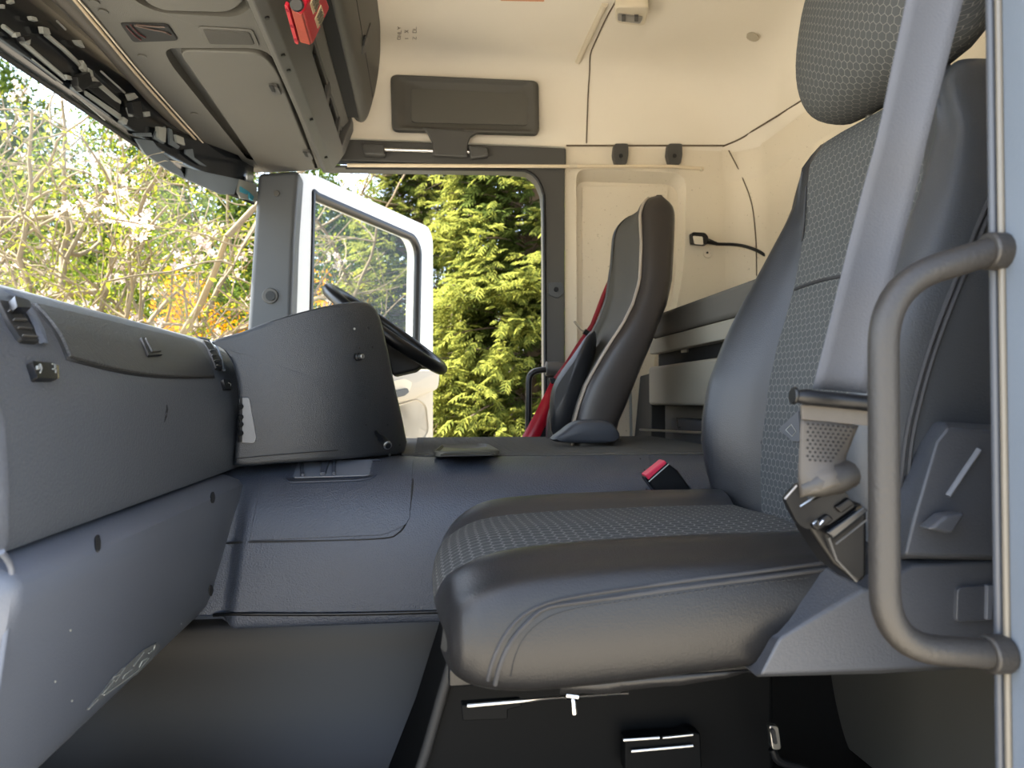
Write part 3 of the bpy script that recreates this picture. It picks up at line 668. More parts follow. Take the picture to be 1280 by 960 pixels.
gl = patch('glove_lid', [(42, 382), (239, 428), (265, 471), (84, 447)], DASHUP, .0025, db, 16, 8, .005, curve=9)
slab('lid_latch', rpoly([DP(x, y, .006) for x, y in ((171, 426), (189, 427.5), (198.5, 447.5), (180, 449))], .005, 3), BLACK, gl, .003, bevel=.0015)
slab('latch_face', rpoly([DP(x, y, .010) for x, y in ((175, 428), (187, 430), (195, 444), (183, 445))], .005, 3), DASHUP, gl, .0015, bevel=.0005)
# vents
def vent(fr, op, nsl, strip):
    v = slab('air_vent', rpoly([DP(x, y, .002) for x, y in fr], .006, 3), BLACKM, db, .003, bevel=.001)
    (ax, ay), (bx, by), (cx, cy), (dx, dy) = op
    for i in range(nsl):
        t = (i + .5) / nsl; p0 = (ax + (dx - ax) * t, ay + (dy - ay) * t); p1 = (bx + (cx - bx) * t, by + (cy - by) * t)
        w_ = .16 / nsl; q0 = (ax + (dx - ax) * (t + w_), ay + (dy - ay) * (t + w_)); q1 = (bx + (cx - bx) * (t + w_), by + (cy - by) * (t + w_))
        slab('louvre', [DP(*c, .006) for c in (p0, p1, q1, q0)], TRIMG, v, .0015, bevel=.0005)
    if strip: grid('vent_trim', [[DP(x + o, y, f) for x, y in strip] for o, f in ((0, .003), (3, .0045), (9, .0045), (12, .003))], mat('vent_trim_grey', '555c68', .5, .8, 200), v)
    return v
v1 = vent([(-6, 378), (8, 380), (30, 402), (46, 431), (22, 429), (6, 404)], [(2, 388), (16, 388), (44, 430), (24, 428)], 4, [(2, 366), (16, 374), (30, 392), (40, 412), (46, 432)])
slab('vent_tab', rpoly([DP(x, y, .008) for x, y in ((6, 381), (25, 386), (28, 396), (9, 396))], .004, 3), BLACK, v1, .006, bevel=.002)
v2 = vent([(252, 427), (262, 430), (275, 452), (276, 464), (268, 462), (262, 445)], [(258, 437), (264, 436), (275, 462), (269, 461)], 4, None)
tube('vent_rim', [DP(x, y, .004) for x, y in ((248, 424), (262, 428), (272, 440), (278, 464))], .003, mat('rim_blue_grey', '59636f', .5), v2, 6, 4)
# switches
def switch(q, marks):
    s = slab('switch', rpoly([DP(x, y, .002) for x, y in q], .004, 3), BLACK, db, .005, bevel=.002)
    for mk in marks: tube('switch_mark', [DP(x, y, .0078) for x, y in mk], .0008, PALE, s, 5, 0)
    return s
s1 = switch(((32, 455), (61, 457), (65, 477), (38, 477)), [((41, 460), (43, 466), (41, 471)), ((57, 460), (60, 460), (60, 465)), ((57, 466), (61, 467), (61, 471))])
slab('switch_lamp', rpoly([DP(x, y, .0078) for x, y in ((36.5, 462), (39.5, 462), (40, 467), (37, 467))], .001, 2), PALE, s1, .001, bevel=0)
slab('switch_clip', [DP(x, y, .003) for x, y in ((64, 459), (67, 460), (68, 476), (66, 476))], CHROME, s1, .003, bevel=.0005)
switch(((275, 476), (284, 477), (287, 488), (278, 488)), [((281, 481), (284, 482), (284, 485))])
slab('scratch', [DP(x, y, .0006) for x, y in ((208, 506), (209.5, 512), (207.5, 522), (205, 528), (206.5, 518))], BLACKM, db, .0003, bevel=0, label='dark scratch')
# lower panel
lpn = thing('lower_dash_panel', 'blue grey lower dash panel with scuffed edge above the footwell', 'panel', (-.45, 1.1, .3))
LPR = [(-.56, .562), (-.372, .561), (-.346, .551), (-.339, .541), (-.342, .515), (-.370, .40), (-.384, .345), (-.392, .325), (-.41, .305), (-.50, .265), (-.62, .25)]
LC = (-.46, .43)
rows = [[Vector((x, y, z)) for x, z in shrink(LPR, LC, d, .12)] for y, d in ((.672, .02), (.676, .006), (.686, 0), (1.0, 0), (1.3, 0), (1.44, .0), (1.475, .004), (1.49, .02))]
lpb = grid('panel_body', rows, LOWER, lpn, closed_v=True, cap=True, angle=40)
tube('end_rim', [UX(x, y, -.350) for x, y in ((2, 690), (13, 706), (14.5, 725), (11, 765), (4, 815), (-6, 880))], .0028, LOWER, lpn, 8, 4)
for (x, y), r in (((121, 680), 9), ((265, 622), 6), ((263, 738), 6)):
    c = [hit(lpb, x + r * .38 * math.cos(a), y + r * 1.15 * math.sin(a), .001) for a in np.linspace(0, 2 * math.pi, 15)[:-1]]
    slab('clip_hole', c, BLACKM, lpn, .0012, bevel=.0005); tube('hole_rim', [hit(lpb, x + r * .42 * math.cos(a), y + r * 1.15 * math.sin(a), .0012) for a in np.linspace(-1.0, 1.4, 8)], .0008, LOWER, lpn, 5, 0)
q = [(106, 887), (125, 866), (140, 846), (160, 828), (178, 812), (194, 803), (199, 806), (190, 822), (170, 842), (145, 858), (125, 873)]
sc_ = slab('scuff', [hit(lpb, x, y, .0012) for x, y in q], mat('scuff_grey', '5d6062', .5, .6, 90, .35, 60), lpn, .0008, bevel=0, label='pale torn scuff with white scratches')
for l in (((125, 868), (140, 850), (142, 852), (154, 834)), ((138, 850), (140, 846), (147, 843)), ((151, 848), (154, 843), (163, 836)), ((165, 832), (178, 815)), ((184, 816), (190, 812), (192, 806)), ((172, 834), (176, 826), (182, 822)), ((128, 868), (150, 853), (170, 838), (184, 822)), ((108, 886), (120, 874))):
    tube('scratch', [hit(lpb, x, y, .0022) for x, y in l], .0009, PALE, sc_, 4, 0)
for x, y in ((87, 788), (68, 852), (226, 780), (89, 876)):
    cyl('dust_speck', hit(lpb, x, y, .0005), (1, 0, 0), .0012, .001, PALE, lpn, 6)

# ------------------------------------------------------------------ instrument pod
pod = thing('instrument_pod', 'black instrument pod with bare screw studs standing on the tunnel', 'instrument pod', (-.2, 1.62, .57))
pa = Vector((-.368, 1.462, 0)); pbv = Vector((-.045, 1.72, 0)); pd = (pbv - pa).normalized(); pn = Vector((pd.y, -pd.x, 0))
def PP(px, py, off=0.0):
    d = Vector(ray(px, py)); o = Vector((0, 0, CZ)); p0 = pa + pn * off
    return o + d * ((p0 - o).dot(pn) / d.dot(pn))
ol = [(262, 426), (300, 414), (340, 399), (390, 385), (425, 378), (448, 376), (464, 380), (474, 394), (484, 435), (495, 490), (507, 545), (508, 556), (503, 567), (470, 571), (400, 577), (340, 581), (296, 584), (291, 575), (295, 530), (296, 490), (289, 455), (277, 436)]
PL = (pbv - pa).length
def pbulge(u, z):
    t = u / PL; return .080 * 4 * t * (1 - t) * (1 if 0 < t < 1 else .5) + .012 * (1 - ((z - .73) / .18) ** 2)
def psheet(u, z, off=0.0): return pa + pd * u + pn * (pbulge(u, z) + off) + Vector((0, 0, z))
def puv(px, py):
    off = 0
    for _ in range(6):
        p = PP(px, py, off); u = (p - pa).dot(pd); off = pbulge(u, p.z)
    return Vector((u, p.z, 0))
P0 = catmull([puv(*p) for p in ol], 3, True); cpt = sum(P0, Vector()) / len(P0)
def ring(s_, off, tp=0.0):
    o = []
    for p in P0:
        q = cpt + (p - cpt) * s_; o.append(psheet(q.x, q.y, 0) + Vector((-.04, 1, 0)) * -off + Vector((0, 0, tp)) * max(0, (q.y - cpt.y) / .17))
    return o
rows = [ring(1.0, -.42, -.05), ring(1.0, -.30, -.02), ring(1.0, -.15), ring(1.0, -.05), ring(1.0, -.024), ring(.996, -.012), ring(.985, -.004), ring(.965, 0), ring(.93, 0), ring(.85, 0), ring(.7, 0), ring(.5, 0), ring(.3, 0), ring(.12, 0)]
podb = grid('pod_shell', rows, POD, pod, closed_v=True, cap=True, angle=50)
for x, y, r in ((443, 411, 1.4), (460, 410, 1.8), (449, 435, 1.2), (465, 434, 1.5), (456, 498, 1.1), (483, 498, 1.1), (457, 531, 1.3), (484, 531, 1.1)):
    cyl('screw_hole', hit(podb, x, y, .0), pn, r / F * 1.6, .0012, DEEP if x != 443 else PALE, pod, 10)
b1 = hit(podb, 446, 446, .0); cyl('stud', b1, pn, .009, .010, BLACK, pod, 12, .002); cyl('stud_tip', b1 + pn * .01, pn, .005, .012, METAL, pod, 10, .001, label='bare metal stud tip')
b2 = hit(podb, 470, 540, .0); e2 = UY(484, 556, b2.y - .05)
tube('peg', [b2, b2.lerp(e2, .45), b2.lerp(e2, .5), e2], [.004, .0045, .008, .0095], BLACK, pod, 12, 0); ax_ = (e2 - b2).normalized()
cyl('peg_ring', e2, ax_, .009, .004, METAL, pod, 14, .001, label='metal ring at the tip of the peg'); cyl('peg_core', e2 + ax_ * .003, ax_, .006, .003, BLACK, pod, 12)
cyl('pod_screw', hit(podb, 486, 568, .001), pn, .003, .003, METAL, pod, 8)
pk = slab('side_vent', rpoly([hit(podb, *p, .001) for p in ((300, 497), (312, 497), (321, 548), (318, 554), (301, 553))], .004, 3), mat('vent_silver', '6d6e70', .35, .1, 200), pod, .004, label='silver side vent')
slab('vent_slot', [hit(podb, *p, .006) for p in ((298, 497), (302, 497), (302, 552), (299, 552))], DEEP, pk, .002, bevel=0)
for y in (508, 521, 530, 541): cyl('vent_wheel', hit(podb, 301, y, .006), pn, .005, .004, BLACK, pk, 8)
# pod foot line
tube('pod_seam', [hit(podb, *p, .001) for p in ((296, 573), (350, 568), (420, 563), (500, 556))], .0009, BLACKM, pod, 5, 3)

# steering wheel behind the pod
sw = thing('steering_wheel', 'black steering wheel seen edge-on behind the instrument pod', 'steering wheel', UY(482, 415, 2.08))
p1 = UY(412, 362, 2.08); p2 = UY(552, 461, 2.08); wc = (p1 + p2) / 2; ax = (p2 - p1).normalized(); rad = (p2 - p1).length / 2
wn_ = Vector((0, 1, 0)).cross(ax).normalized()
if wn_.z < 0: wn_ = -wn_
wn_ = (wn_ + Vector((0, -.11, 0))).normalized(); ay_ = wn_.cross(ax).normalized()
rimp = [wc + ax * math.cos(a) * rad + ay_ * math.sin(a) * rad for a in np.linspace(0, 2 * math.pi, 49)[:-1]]
tube('rim', rimp, .0165, BLACK, sw, 12, 0, True)
hubc = wc - wn_ * .05
pillow('hub', [hubc + ax * math.cos(a) * .10 + ay_ * math.sin(a) * .085 for a in np.linspace(0, 2 * math.pi, 25)[:-1]], wn_, [(1, -.03), (1, .0), (.93, .018), (.7, .026)], BLACK, sw)
for a in (.25, math.pi - .25, math.pi + .6, -.6):
    d_ = ax * math.cos(a) + ay_ * math.sin(a)
    tube('spoke', [hubc + d_ * .07, hubc + d_ * .13 + wn_ * .02, wc + d_ * (rad - .008)], [.018, .014, .011], BLACK, sw, 8, 0)
tube('spoke_insert', [UY(530, 449, 2.02), UY(540, 455, 2.02)], .010, mat('copper_insert', '9a7b66', .35), sw, 8, 0, label='copper coloured spoke insert')
tube('column', [hubc - wn_ * .02, hubc - wn_ * .16, hubc - wn_ * .3 + Vector((-.05, 0, -.03))], [.06, .055, .06], BLACKM, sw, 14, 0)
prism('column_shroud', [UY(x, y, 1.98) for x, y in ((474, 420), (490, 470), (520, 463), (536, 452), (500, 425))], (0, .16, 0), BLACKM, sw, .01)

# ------------------------------------------------------------------ tunnel console
tn = thing('tunnel_console', 'blue grey engine tunnel console with coin tray behind the passenger seat', 'console', (.2, 1.8, .3))
TPR = [(2.40, .565), (1.9, .566), (1.66, .572), (1.58, .570), (1.50, .555), (1.455, .53), (1.425, .49), (1.408, .43), (1.40, .37), (1.395, .30), (1.405, .285)]
TC = [(p.x, p.y) for p in catmull([(a, b, 0) for a, b in TPR], 5)]
def tsurf(xs, off):
    pts = TC; rows = []
    for i, (y, z) in enumerate(pts):
        a = pts[max(i - 1, 0)]; b = pts[min(i + 1, len(pts) - 1)]; t = Vector((b[0] - a[0], b[1] - a[1])).normalized(); nn = Vector((t.y, -t.x))
        if nn.x > 0 and i > 2: nn = -nn
        if abs(nn.x) < .3 and nn.y < 0: nn = -nn
        k = max(0, min(1, (.57 - z) / .12)); r = []
        for x in xs:
            g = -.322 - (.57 - z) * .10; e = min(1, max(0, (x - g + .016) / .03)); e = e * e * (3 - 2 * e); o = off - .022 * k * (1 - e)
            r.append(Vector((x, y + nn.x * o, z + nn.y * o)))
        rows.append(r)
    return rows
tb = grid('console_body', tsurf(sorted(set([-.55, -.45, -.40] + list(np.linspace(-.385, -.29, 26)) + list(np.linspace(-.25, 1.15, 12)))), 0), CONS, tn, solid=.004, off=0)
grid('console_back', [[Vector((x, 2.40, z)) for x in (-.55, 1.15)] for z in (.28, .565)], CONS, tn)
# groove down the left side and the front cover
def THIT(px, py, off=0.0): return hit(tb, px, py, off)
tube('mat_edge', [THIT(x, y, .004) for x, y in ((268, 768), (290, 767), (312, 767), (330, 767), (400, 767), (470, 766), (548, 764))], .0035, BLACK, tn, 8, 3)
cvp = [(330, 588), (318, 640), (312, 676), (400, 675), (478, 672), (498, 664), (509, 648), (513, 620), (517, 578), (430, 580)]
cv_l = [THIT(*p, .0) for p in cvp]
# cover: rows following the console profile
rows = []
for i in range(15):
    t = i / 14; yl = 577 + t * 99; r = []
    for j in range(15):
        u = j / 14
        xl = 331 - 19 * t; xr = 517 - 6 * t - (0 if t < .78 else 34 * ((t - .78) / .22) ** 2); yl2 = yl - 5 * u - (2 * u * t)
        r.append(THIT(xl + (xr - xl) * u, yl2, .0022))
    rows.append(r)
cov = grid('front_cover', rows, CONS, tn, solid=.0035, off=0, bevel=.0012)
tube('cover_gap', [THIT(*p, .0006) for p in ((283, 679), (312, 677.5), (400, 676), (478, 673), (497, 667), (508, 653), (513, 630), (516, 600), (518, 574))], .0022, BLACKM, tn, 6, 4)
TRP = [(366, 580), (477, 577), (469, 598), (452, 602), (362, 605), (356, 600)]
tray = slab('tray_rim', rpoly([hit(cov, *p, .0012) for p in TRP], .012, 4), mat('tray_rim_grey', '2b2e35', .4, .3, 420), cov, .003, bevel=.002)
tube('tray_lip', [p for p in rpoly([hit(cov, *p, .004) for p in TRP], .012, 4)], .0016, CONS, cov, 6, 0, True)
tr = slab('tray_floor', rpoly([hit(cov, *p, .0048) for p in ((372, 582), (466, 578), (462, 597), (366, 600))], .010, 3), mat('tray_grey', '62666e', .45), cov, .0012, bevel=.0004)
for pts in (((374, 582), (379, 581), (381, 598), (376, 599)), ((402, 581), (412, 581), (407, 597), (400, 597)), ((416, 580), (420, 580), (420, 597), (415, 597))):
    slab('tray_divider', [hit(cov, *p, .008) for p in pts], CONS, cov, .004, bevel=.002)
tube('rear_gap', [THIT(*p, .0006) for p in ((800, 574), (806, 590), (808, 614))], .0025, BLACKM, tn, 6, 3)
tm = tag(mesh('tunnel_mat', [Vector((x, y, z)) for z in (.5735, .5785) for x, y in ((-.09, 2.37), (-.05, 1.70), (0.0, 1.66), (.24, 1.66), (.27, 1.645), (.75, 1.645), (.75, 2.37))],
     [(0, 1, 2, 3, 4, 5, 6), (13, 12, 11, 10, 9, 8, 7)] + [(i, (i + 1) % 7, 7 + (i + 1) % 7, 7 + i) for i in range(7)], MATTOP, None, bevel=.002), 'brown grey ribbed rubber mat on top of the tunnel', 'mat')
for k in range(46):   # raised ribs of the mat, within reach of the eye
    y = 1.665 + k * .0155
    box('rib', (.36, y, .5795), (.76 if y > 1.7 else .70, .006, .003), MATTOP, tm, 0)
cupm = mat('cup_tray', '4a483f', .5)
ct = thing('mat_tray', 'shallow oval tray set in the tunnel mat', 'tray', UZ(583, 565, .58))
pillow('tray_rim', rpoly([UZ(x, y, .582) for x, y in ((541, 570), (552, 560), (610, 559), (626, 568))], .03, 4), (0, 0, 1), [(1, -.002), (1, .008), (.94, .010), (.88, .004)], cupm, ct)
pillow('tray_well', rpoly([UZ(x, y, .587) for x, y in ((549, 570), (557, 566), (610, 565), (620, 569))], .015, 4), (0, 0, 1), [(1, -.001), (1, .001), (.95, .001)], BLACKM, ct)

# ------------------------------------------------------------------ seats
def smooth_cols(prof, n): return catmull(prof, n)
def crosssec(pts, n): return catmull(pts, n)
ps = thing('passenger_seat', 'black leather passenger seat with grey honeycomb cloth centre in the foreground', 'seat', (.25, 1.02, 0))
YC = 1.015
ST = [(.012, .462, .432, .04), (.014, .478, .424, .026), (.022, .500, .412, .015), (.040, .516, .403, .007), (.070, .529, .398, .002), (.115, .537, .396, 0), (.20, .543, .400, 0), (.30, .546, .408, 0), (.40, .548, .416, 0), (.50, .548, .42, .0)]
def cush_prof(X, zt, zb, ins):
    h = zt - zb; k = min(1, h / .11); L = []
    half = .275 - ins
    side = [(-half + .035, zb), (-half + .010, zb + .10 * h), (-half, zb + .35 * h), (-half + .004, zb + .62 * h), (-half + .016, zb + .83 * h), (-half + .040, zt - .012 * k), (-half + .07, zt), (-half + .105, zt - .006 * k)]
    seam = (-half + .128, zt - .019 * k); midp = [(-.08, zt - .018 * k), (0, zt - .015 * k), (.08, zt - .018 * k)]
    near = [Vector((X, YC + a, b)) for a, b in side + [seam]]
    mid = [Vector((X, YC + a, b)) for a, b in [seam] + midp + [(-seam[0], seam[1])]]
    far = [Vector((X, YC - a, b)) for a, b in [seam] + side[::-1]]
    return near, mid, far
stx = catmull([(a, b, c) for a, b, c, d in ST], 4); sti = [interp(s.x, [q[0] for q in ST], [q[3] for q in ST]) for s in stx]
secs = [cush_prof(s.x, s.y, s.z, i) for s, i in zip(stx, sti)]
def front_shift(p):   # front edge curves back towards the sides
    f = max(0, 1 - (p.x - .012) / .12); d = abs(p.y - YC) / .27
    return Vector((p.x + f * ((.055 if p.y > YC else .022) * d ** 4 + (.03 * max(0, (p.y - YC) / .27) ** 2)), p.y, p.z))
nb = grid('bolster', [[front_shift(p) for p in crosssec(s[0], 4)] for s in secs], LEATHS, ps, uv=True, angle=80)
cu = grid('seat_cushion', [[front_shift(p) for p in crosssec(s[1], 4)] for s in secs], FABR, ps, uv=True, angle=80)
fb = grid('bolster', [[front_shift(p) for p in crosssec(s[2], 4)] for s in secs], LEATH, ps, uv=True, angle=80)
fc = [front_shift(p) for p in crosssec(secs[0][0], 4) + crosssec(secs[0][1], 4)[1:] + crosssec(secs[0][2], 4)[1:]]
mesh('cushion_front', fc, [tuple(range(len(fc)))], FABR, ps)
und = [[front_shift(secs[i][0][0]), front_shift(secs[i][2][-1])] for i in range(len(secs))]
grid('cushion_underside', und, BLACKM, ps)
# twin stitch seam on the near bolster
sm_pts = [(1030, 704), (960, 713), (880, 723), (800, 734), (730, 744), (685, 754), (653, 770), (630, 796), (616, 826), (610, 850)]
for d, r in ((0, .0022), (9, .0026)):
    tube('seam', [hit(nb, x, y + d * .9 if y < 752 else y + d * .6, .0004) if True else 0 for x, y in [(a - (0 if b < 760 else -d), b) for a, b in sm_pts]], r, STITCH, nb, 6, 3)
lo_ = [(1010, 722), (930, 731), (850, 742), (770, 753), (710, 763), (680, 775), (657, 795), (644, 820), (638, 846)]
P = catmull([Vector((x, y, 0)) for x, y in lo_], 22)
acc = 0
for i in range(0, len(P) - 1, 2):
    a = hit(nb, P[i].x, P[i].y, .0005); b = hit(nb, P[i + 1].x, P[i + 1].y, .0005)
    if i % 2 == 0: tube('stitch', [a, b], .0007, mat('thread', '1f2022', .7) if i == 0 else bpy.data.materials['thread'], nb, 5, 0)
# ragged lower hem of the cover
hem = [(700, 868), (730, 862), (760, 868), (790, 857), (830, 858), (850, 852), (880, 852), (905, 843), (940, 838)]
grid('cover_hem', [[UY(x, 852 - (x - 700) * .06, .768) for x, y in hem], [UY(x, y + (4 if i % 2 else -1), .77) for i, (x, y) in enumerate(hem)]], LEATHS, ps, solid=.003)
# backrest
rowsS = [(655, 953, 905), (620, 952, 893), (585, 951, 884), (553, 953, 879), (520, 957, 880), (480, 962, 887), (433, 972, 904), (400, 982, 918), (367, 991, 934), (330, 998, 951), (300, 1003, 964), (265, 1006, 979), (233, 1008, 993), (205, 1011, 1003), (180, 1016, 1013)]
zsS = []; xsS = []; zbS = []; xbS = []
for y, a, b in rowsS:
    p = UY(a, y, 1.165); q = UY(b, y, 1.235); zsS.append(p.z); xsS.append(p.x); zbS.append(q.z); xbS.append(q.x)
def backsec(z, xi, xb, hi, hw, dep):
    """near side (negative) to far side, plan section at height z"""
    side = [(-hw + .03, xi + dep), (-hw + .004, xi + dep - .02), (-hw, xi + dep * .45), (-hw + .004, (xi + xb) / 2 + .01), (-hw + .022, xb + .006), (-(hw + hi) / 2 + .002, xb), (-hi - .018, xb * .45 + xi * .55)]
    seam = (-hi, xi)
    mid = [(-hi * .6, xi + .004), (0, xi + .008), (hi * .6, xi + .004)]
    N_ = [Vector((x, YC + a, z)) for a, x in side + [seam]]; M_ = [Vector((x, YC + a, z)) for a, x in [seam] + mid + [(-seam[0], seam[1])]]
    F_ = [Vector((x, YC - a, z)) for a, x in [seam] + side[::-1]]
    return N_, M_, F_
BZ = np.linspace(.47, 1.09, 32); secs = []
zs_r = zsS[::1]; 
for z in BZ:
    xi = interp(z, zsS, xsS); xb = interp(z, zbS, xbS); t = max(0, (z - .80) / .29)
    hi = .152 - .006 * t; hw = .262 - .055 * t * t - .02 * t; xb = min(xb, xi - .004)
    secs.append(backsec(z, xi, xb, hi, hw, .13))
for z, dx, sc2 in ((1.11, .004, .96), (1.125, .014, .90), (1.135, .03, .80), (1.138, .05, .6)):
    xi = xsS[-1] + dx; s = backsec(z, xi, xi - .003 + dx * .2, .146 * sc2, .19 * sc2, .13 - dx * 1.4); secs.append(s)
bn = grid('backrest_bolster', [crosssec(s[0], 4) for s in secs], mat('hazed_leather', '33363a', .45, .25, 500, .06, 6), ps, uv=True, angle=80)  # same black leather, lightened to paint in haze and sky reflection
bm_ = grid('backrest_centre', [crosssec(s[1], 4) for s in secs], FABR2, ps, uv=True, angle=80)
bf_ = grid('backrest_bolster', [crosssec(s[2], 4) for s in secs], LEATH, ps, uv=True, angle=80)
bk = grid('backrest_back', [[s[0][0], s[2][-1]] for s in secs], LEATH, ps)
tp_ = crosssec(secs[-1][0], 4) + crosssec(secs[-1][1], 4)[1:] + crosssec(secs[-1][2], 4)[1:]
mesh('backrest_top', tp_, [tuple(range(len(tp_)))], FABR2, ps)
tube('cross_seam', [hit(bm_, *p, .0004) for p in ((994, 362), (1010, 356), (1030, 350), (1050, 346), (1080, 340))], .0028, STITCH, bm_, 6, 3)
for d in (0, 8):
    tube('piping', [hit(bn, x + d, y, .0008) for x, y in ((1241, 238), (1225, 275), (1205, 325), (1180, 385), (1158, 445), (1140, 510), (1130, 560), (1126, 610))], .0026, STITCH, bn, 6, 3)
tube('piping', [hit(bf_, x, y, .0006) for x, y in ((953, 640), (951, 600), (952, 553), (962, 480), (972, 433), (992, 367), (1003, 300), (1008, 233))], .002, STITCH, bf_, 6, 3)
# cloth label
slab('care_label', [hit(bm_, *p, .003) for p in ((976, 537), (1001, 514), (1003, 552), (994, 552))], mat('label_grey', '4c4d50', .6), bm_, .0012, bevel=0, label='small grey sewn label')
tube('label_mark', [hit(bm_, *p, .0052) for p in ((986, 538), (993, 531), (999, 540), (994, 546), (986, 538))], .0008, PALE, bm_, 5, 0)
# headrest
hrP = []
for a in np.linspace(0, 2 * math.pi, 41)[:-1]:
    c_, s_ = math.cos(a), math.sin(a); e_ = 2 / 2.5
    x = .080 * abs(c_) ** e_ * (1 if c_ > 0 else -1); z = .150 * abs(s_) ** e_ * (1 if s_ > 0 else -1)
    t = math.radians(9); hrP.append((x * math.cos(t) + z * math.sin(t), -x * math.sin(t) + z * math.cos(t)))
rows = []
for y, s in ((.845, .30), (.848, .6), (.855, .78), (.868, .89), (.89, .96), (.93, 1), (1.02, 1.01), (1.09, 1), (1.13, .96), (1.152, .88), (1.165, .78), (1.172, .6), (1.175, .3)):
    rows.append([Vector((.682 + a * s, y, 1.292 + b * (s * .7 + .3))) for a, b in hrP])
grid('headrest', rows, FABR2, ps, closed_v=True, cap=True, uv=True, angle=80)
for y in (.95, 1.08): tube('headrest_post', [(.69, y, 1.05), (.69, y, 1.20)], .006, METAL, ps, 8, 0)
# side covers
def ring2(nm, o, yo, i, yi, m, par, depth=.06, bevel=.004):
    A = [UY(x, y, yo) for x, y in o]; B = [UY(x, y, yi) for x, y in i]; C_ = [p + Vector((0, depth, 0)) for p in A]; n = len(A)
    f = [tuple(n + n + j for j in range(n))] + [tuple(n - 1 - j + n * 0 for j in range(0))][:0]
    V = C_ + A + B; f = [tuple(range(n - 1, -1, -1)), tuple(2 * n + j for j in range(n))]
    for k in (0, n):
        for j in range(n): f.append((k + j, k + (j + 1) % n, k + n + (j + 1) % n, k + n + j))
    return mesh(nm, V, f, m, par, bevel=bevel)
sc1 = ring2('side_cover', [(943, 846), (961, 799), (1037, 711), (1085, 722), (1130, 696), (1276, 688), (1276, 832), (1100, 842)], .742, [(949, 844), (974, 797), (1080, 737), (1095, 735), (1140, 706), (1276, 700), (1276, 828), (1100, 838)], .715, SIDEP, ps)
rc = ring2('recliner_cover', [(1120, 700), (1124, 645), (1160, 555), (1178, 527), (1276, 533), (1276, 706)], .742, [(1130, 694), (1142, 648), (1170, 552), (1184, 534), (1276, 541), (1276, 698)], .705, SIDEP, ps)
slab('cover_button', rpoly([UY(x, y, .714) for x, y in ((1194, 733), (1240, 730), (1240, 774), (1192, 777))], .006, 3), SIDEP, ps, .004, (0, -1, 0), .002)
slab('button_edge', [UY(x, y, .709) for x, y in ((1232, 731), (1240, 731), (1238, 774), (1231, 774))], mat('edge_grey', '4c5058', .5), ps, .003, (0, -1, 0), .001)
prism('recliner_lever', [UY(x, y, .70) for x, y in ((1144, 658), (1166, 640), (1192, 637), (1174, 664))], (0, -.02, 0), SIDEP, ps, .004)
tube('lever_groove', [UY(x, y, .704) for x, y in ((1185, 620), (1205, 590), (1224, 562))], .003, mat('groove_line', '565a61', .5), ps, 6, 0)
# pedestal and rails
PED = prism('pedestal', [(.046, .98, .385), (-.012, .98, .20), (-.09, .98, .005), (.48, .98, .005), (.48, .98, .385)], (0, .30, 0), PEDM, ps, .01)
tube('pedestal_edge', [(.044, .975, .385), (.025, .975, .32), (-.012, .975, .20), (-.09, .975, .01)], .007, BLACKM, ps, 8, 3)
box('slide_rail', (.25, .90, .372), (.44, .03, .022), BLACK, ps, .003); box('slide_rail', (.25, 1.17, .372), (.44, .03, .022), BLACK, ps, .003)
slab('rail_bracket', [UY(x, y, .87) for x, y in ((576, 878), (650, 873), (652, 880), (634, 884), (634, 896), (578, 898))], PEDM, ps, .008, (0, -1, 0), .002)
tube('release_bar', [UY(584, 882, .86), UY(650, 876, .86), UY(680, 873, .86), UY(785, 866, .86)], .0022, METAL, ps, 6, 0, label='thin steel release bar')
tube('release_bar', [UY(584, 890, .865), UY(632, 887, .865)], .002, TRIMG, ps, 6, 0)
bolt = [UY(716, 870, .845), UY(717, 880, .84), UY(718, 892, .84)]
tube('wing_bolt', bolt, [.0035, .003, .0035], CHROME, ps, 8, 0, label='bright steel wing bolt')
tube('bolt_head', [UY(707, 868, .845), UY(722, 870, .845)], .0055, CHROME, ps, 8, 0, label='bright steel bolt head')
slab('floor_bracket', [UY(x, y, .96) for x, y in ((778, 918), (850, 914), (858, 909), (872, 912), (874, 960), (778, 960))], PEDM, ps, .012, (0, -1, 0), .003)
for a, b in (((779, 925), (824, 922)), ((828, 922), (866, 918)), ((789, 939), (866, 932))): tube('bracket_edge', [UY(*a, .944), UY(*b, .944)], .002, METAL, ps, 6, 0)
slab('loop_bracket', rpoly([UY(x, y, .90) for x, y in ((960, 905), (971, 906), (975, 935), (964, 936))], .004, 3), METAL, ps, .004, (0, -1, 0), .001); slab('loop_hole', rpoly([UY(x, y, .894) for x, y in ((963, 911), (968, 911), (971, 929), (967, 930))], .002, 3), DEEP, ps, .002, (0, -1, 0), 0)
tube('hose', [UY(965, 936, .92), UY(975, 952, .92), UY(1010, 962, .92)], .005, BLACK, ps, 8, 4)
# seat belt
sbt = thing('seat_belt', 'grey blue seat belt strap with black buckle hanging beside the backrest', 'seat belt', UY(1050, 500, .66))
Lp = [(1138, -30), (1133, 0), (1115, 85), (1097, 170), (1078, 240), (1060, 310), (1038, 400), (1016, 486)]; Rp = [(1212, -30), (1204, 0), (1182, 85), (1160, 170), (1144, 240), (1126, 310), (1104, 400), (1083, 492)]
ysb = [.60, .605, .615, .625, .64, .65, .66, .665]
rows = [[UY(a[0] + (b[0] - a[0]) * t, a[1] + (b[1] - a[1]) * t, y + .006 * math.sin(math.pi * t)) for t in np.linspace(0, 1, 6)] for a, b, y in zip(Lp, Rp, ysb)]
rows = [list(r) for r in zip(*[catmull(c, 4) for c in zip(*rows)])]
grid('strap', rows, BELT, sbt, solid=.0014, off=0)
gb0 = UY(995, 495, .655); gb1 = UY(1100, 506, .655)
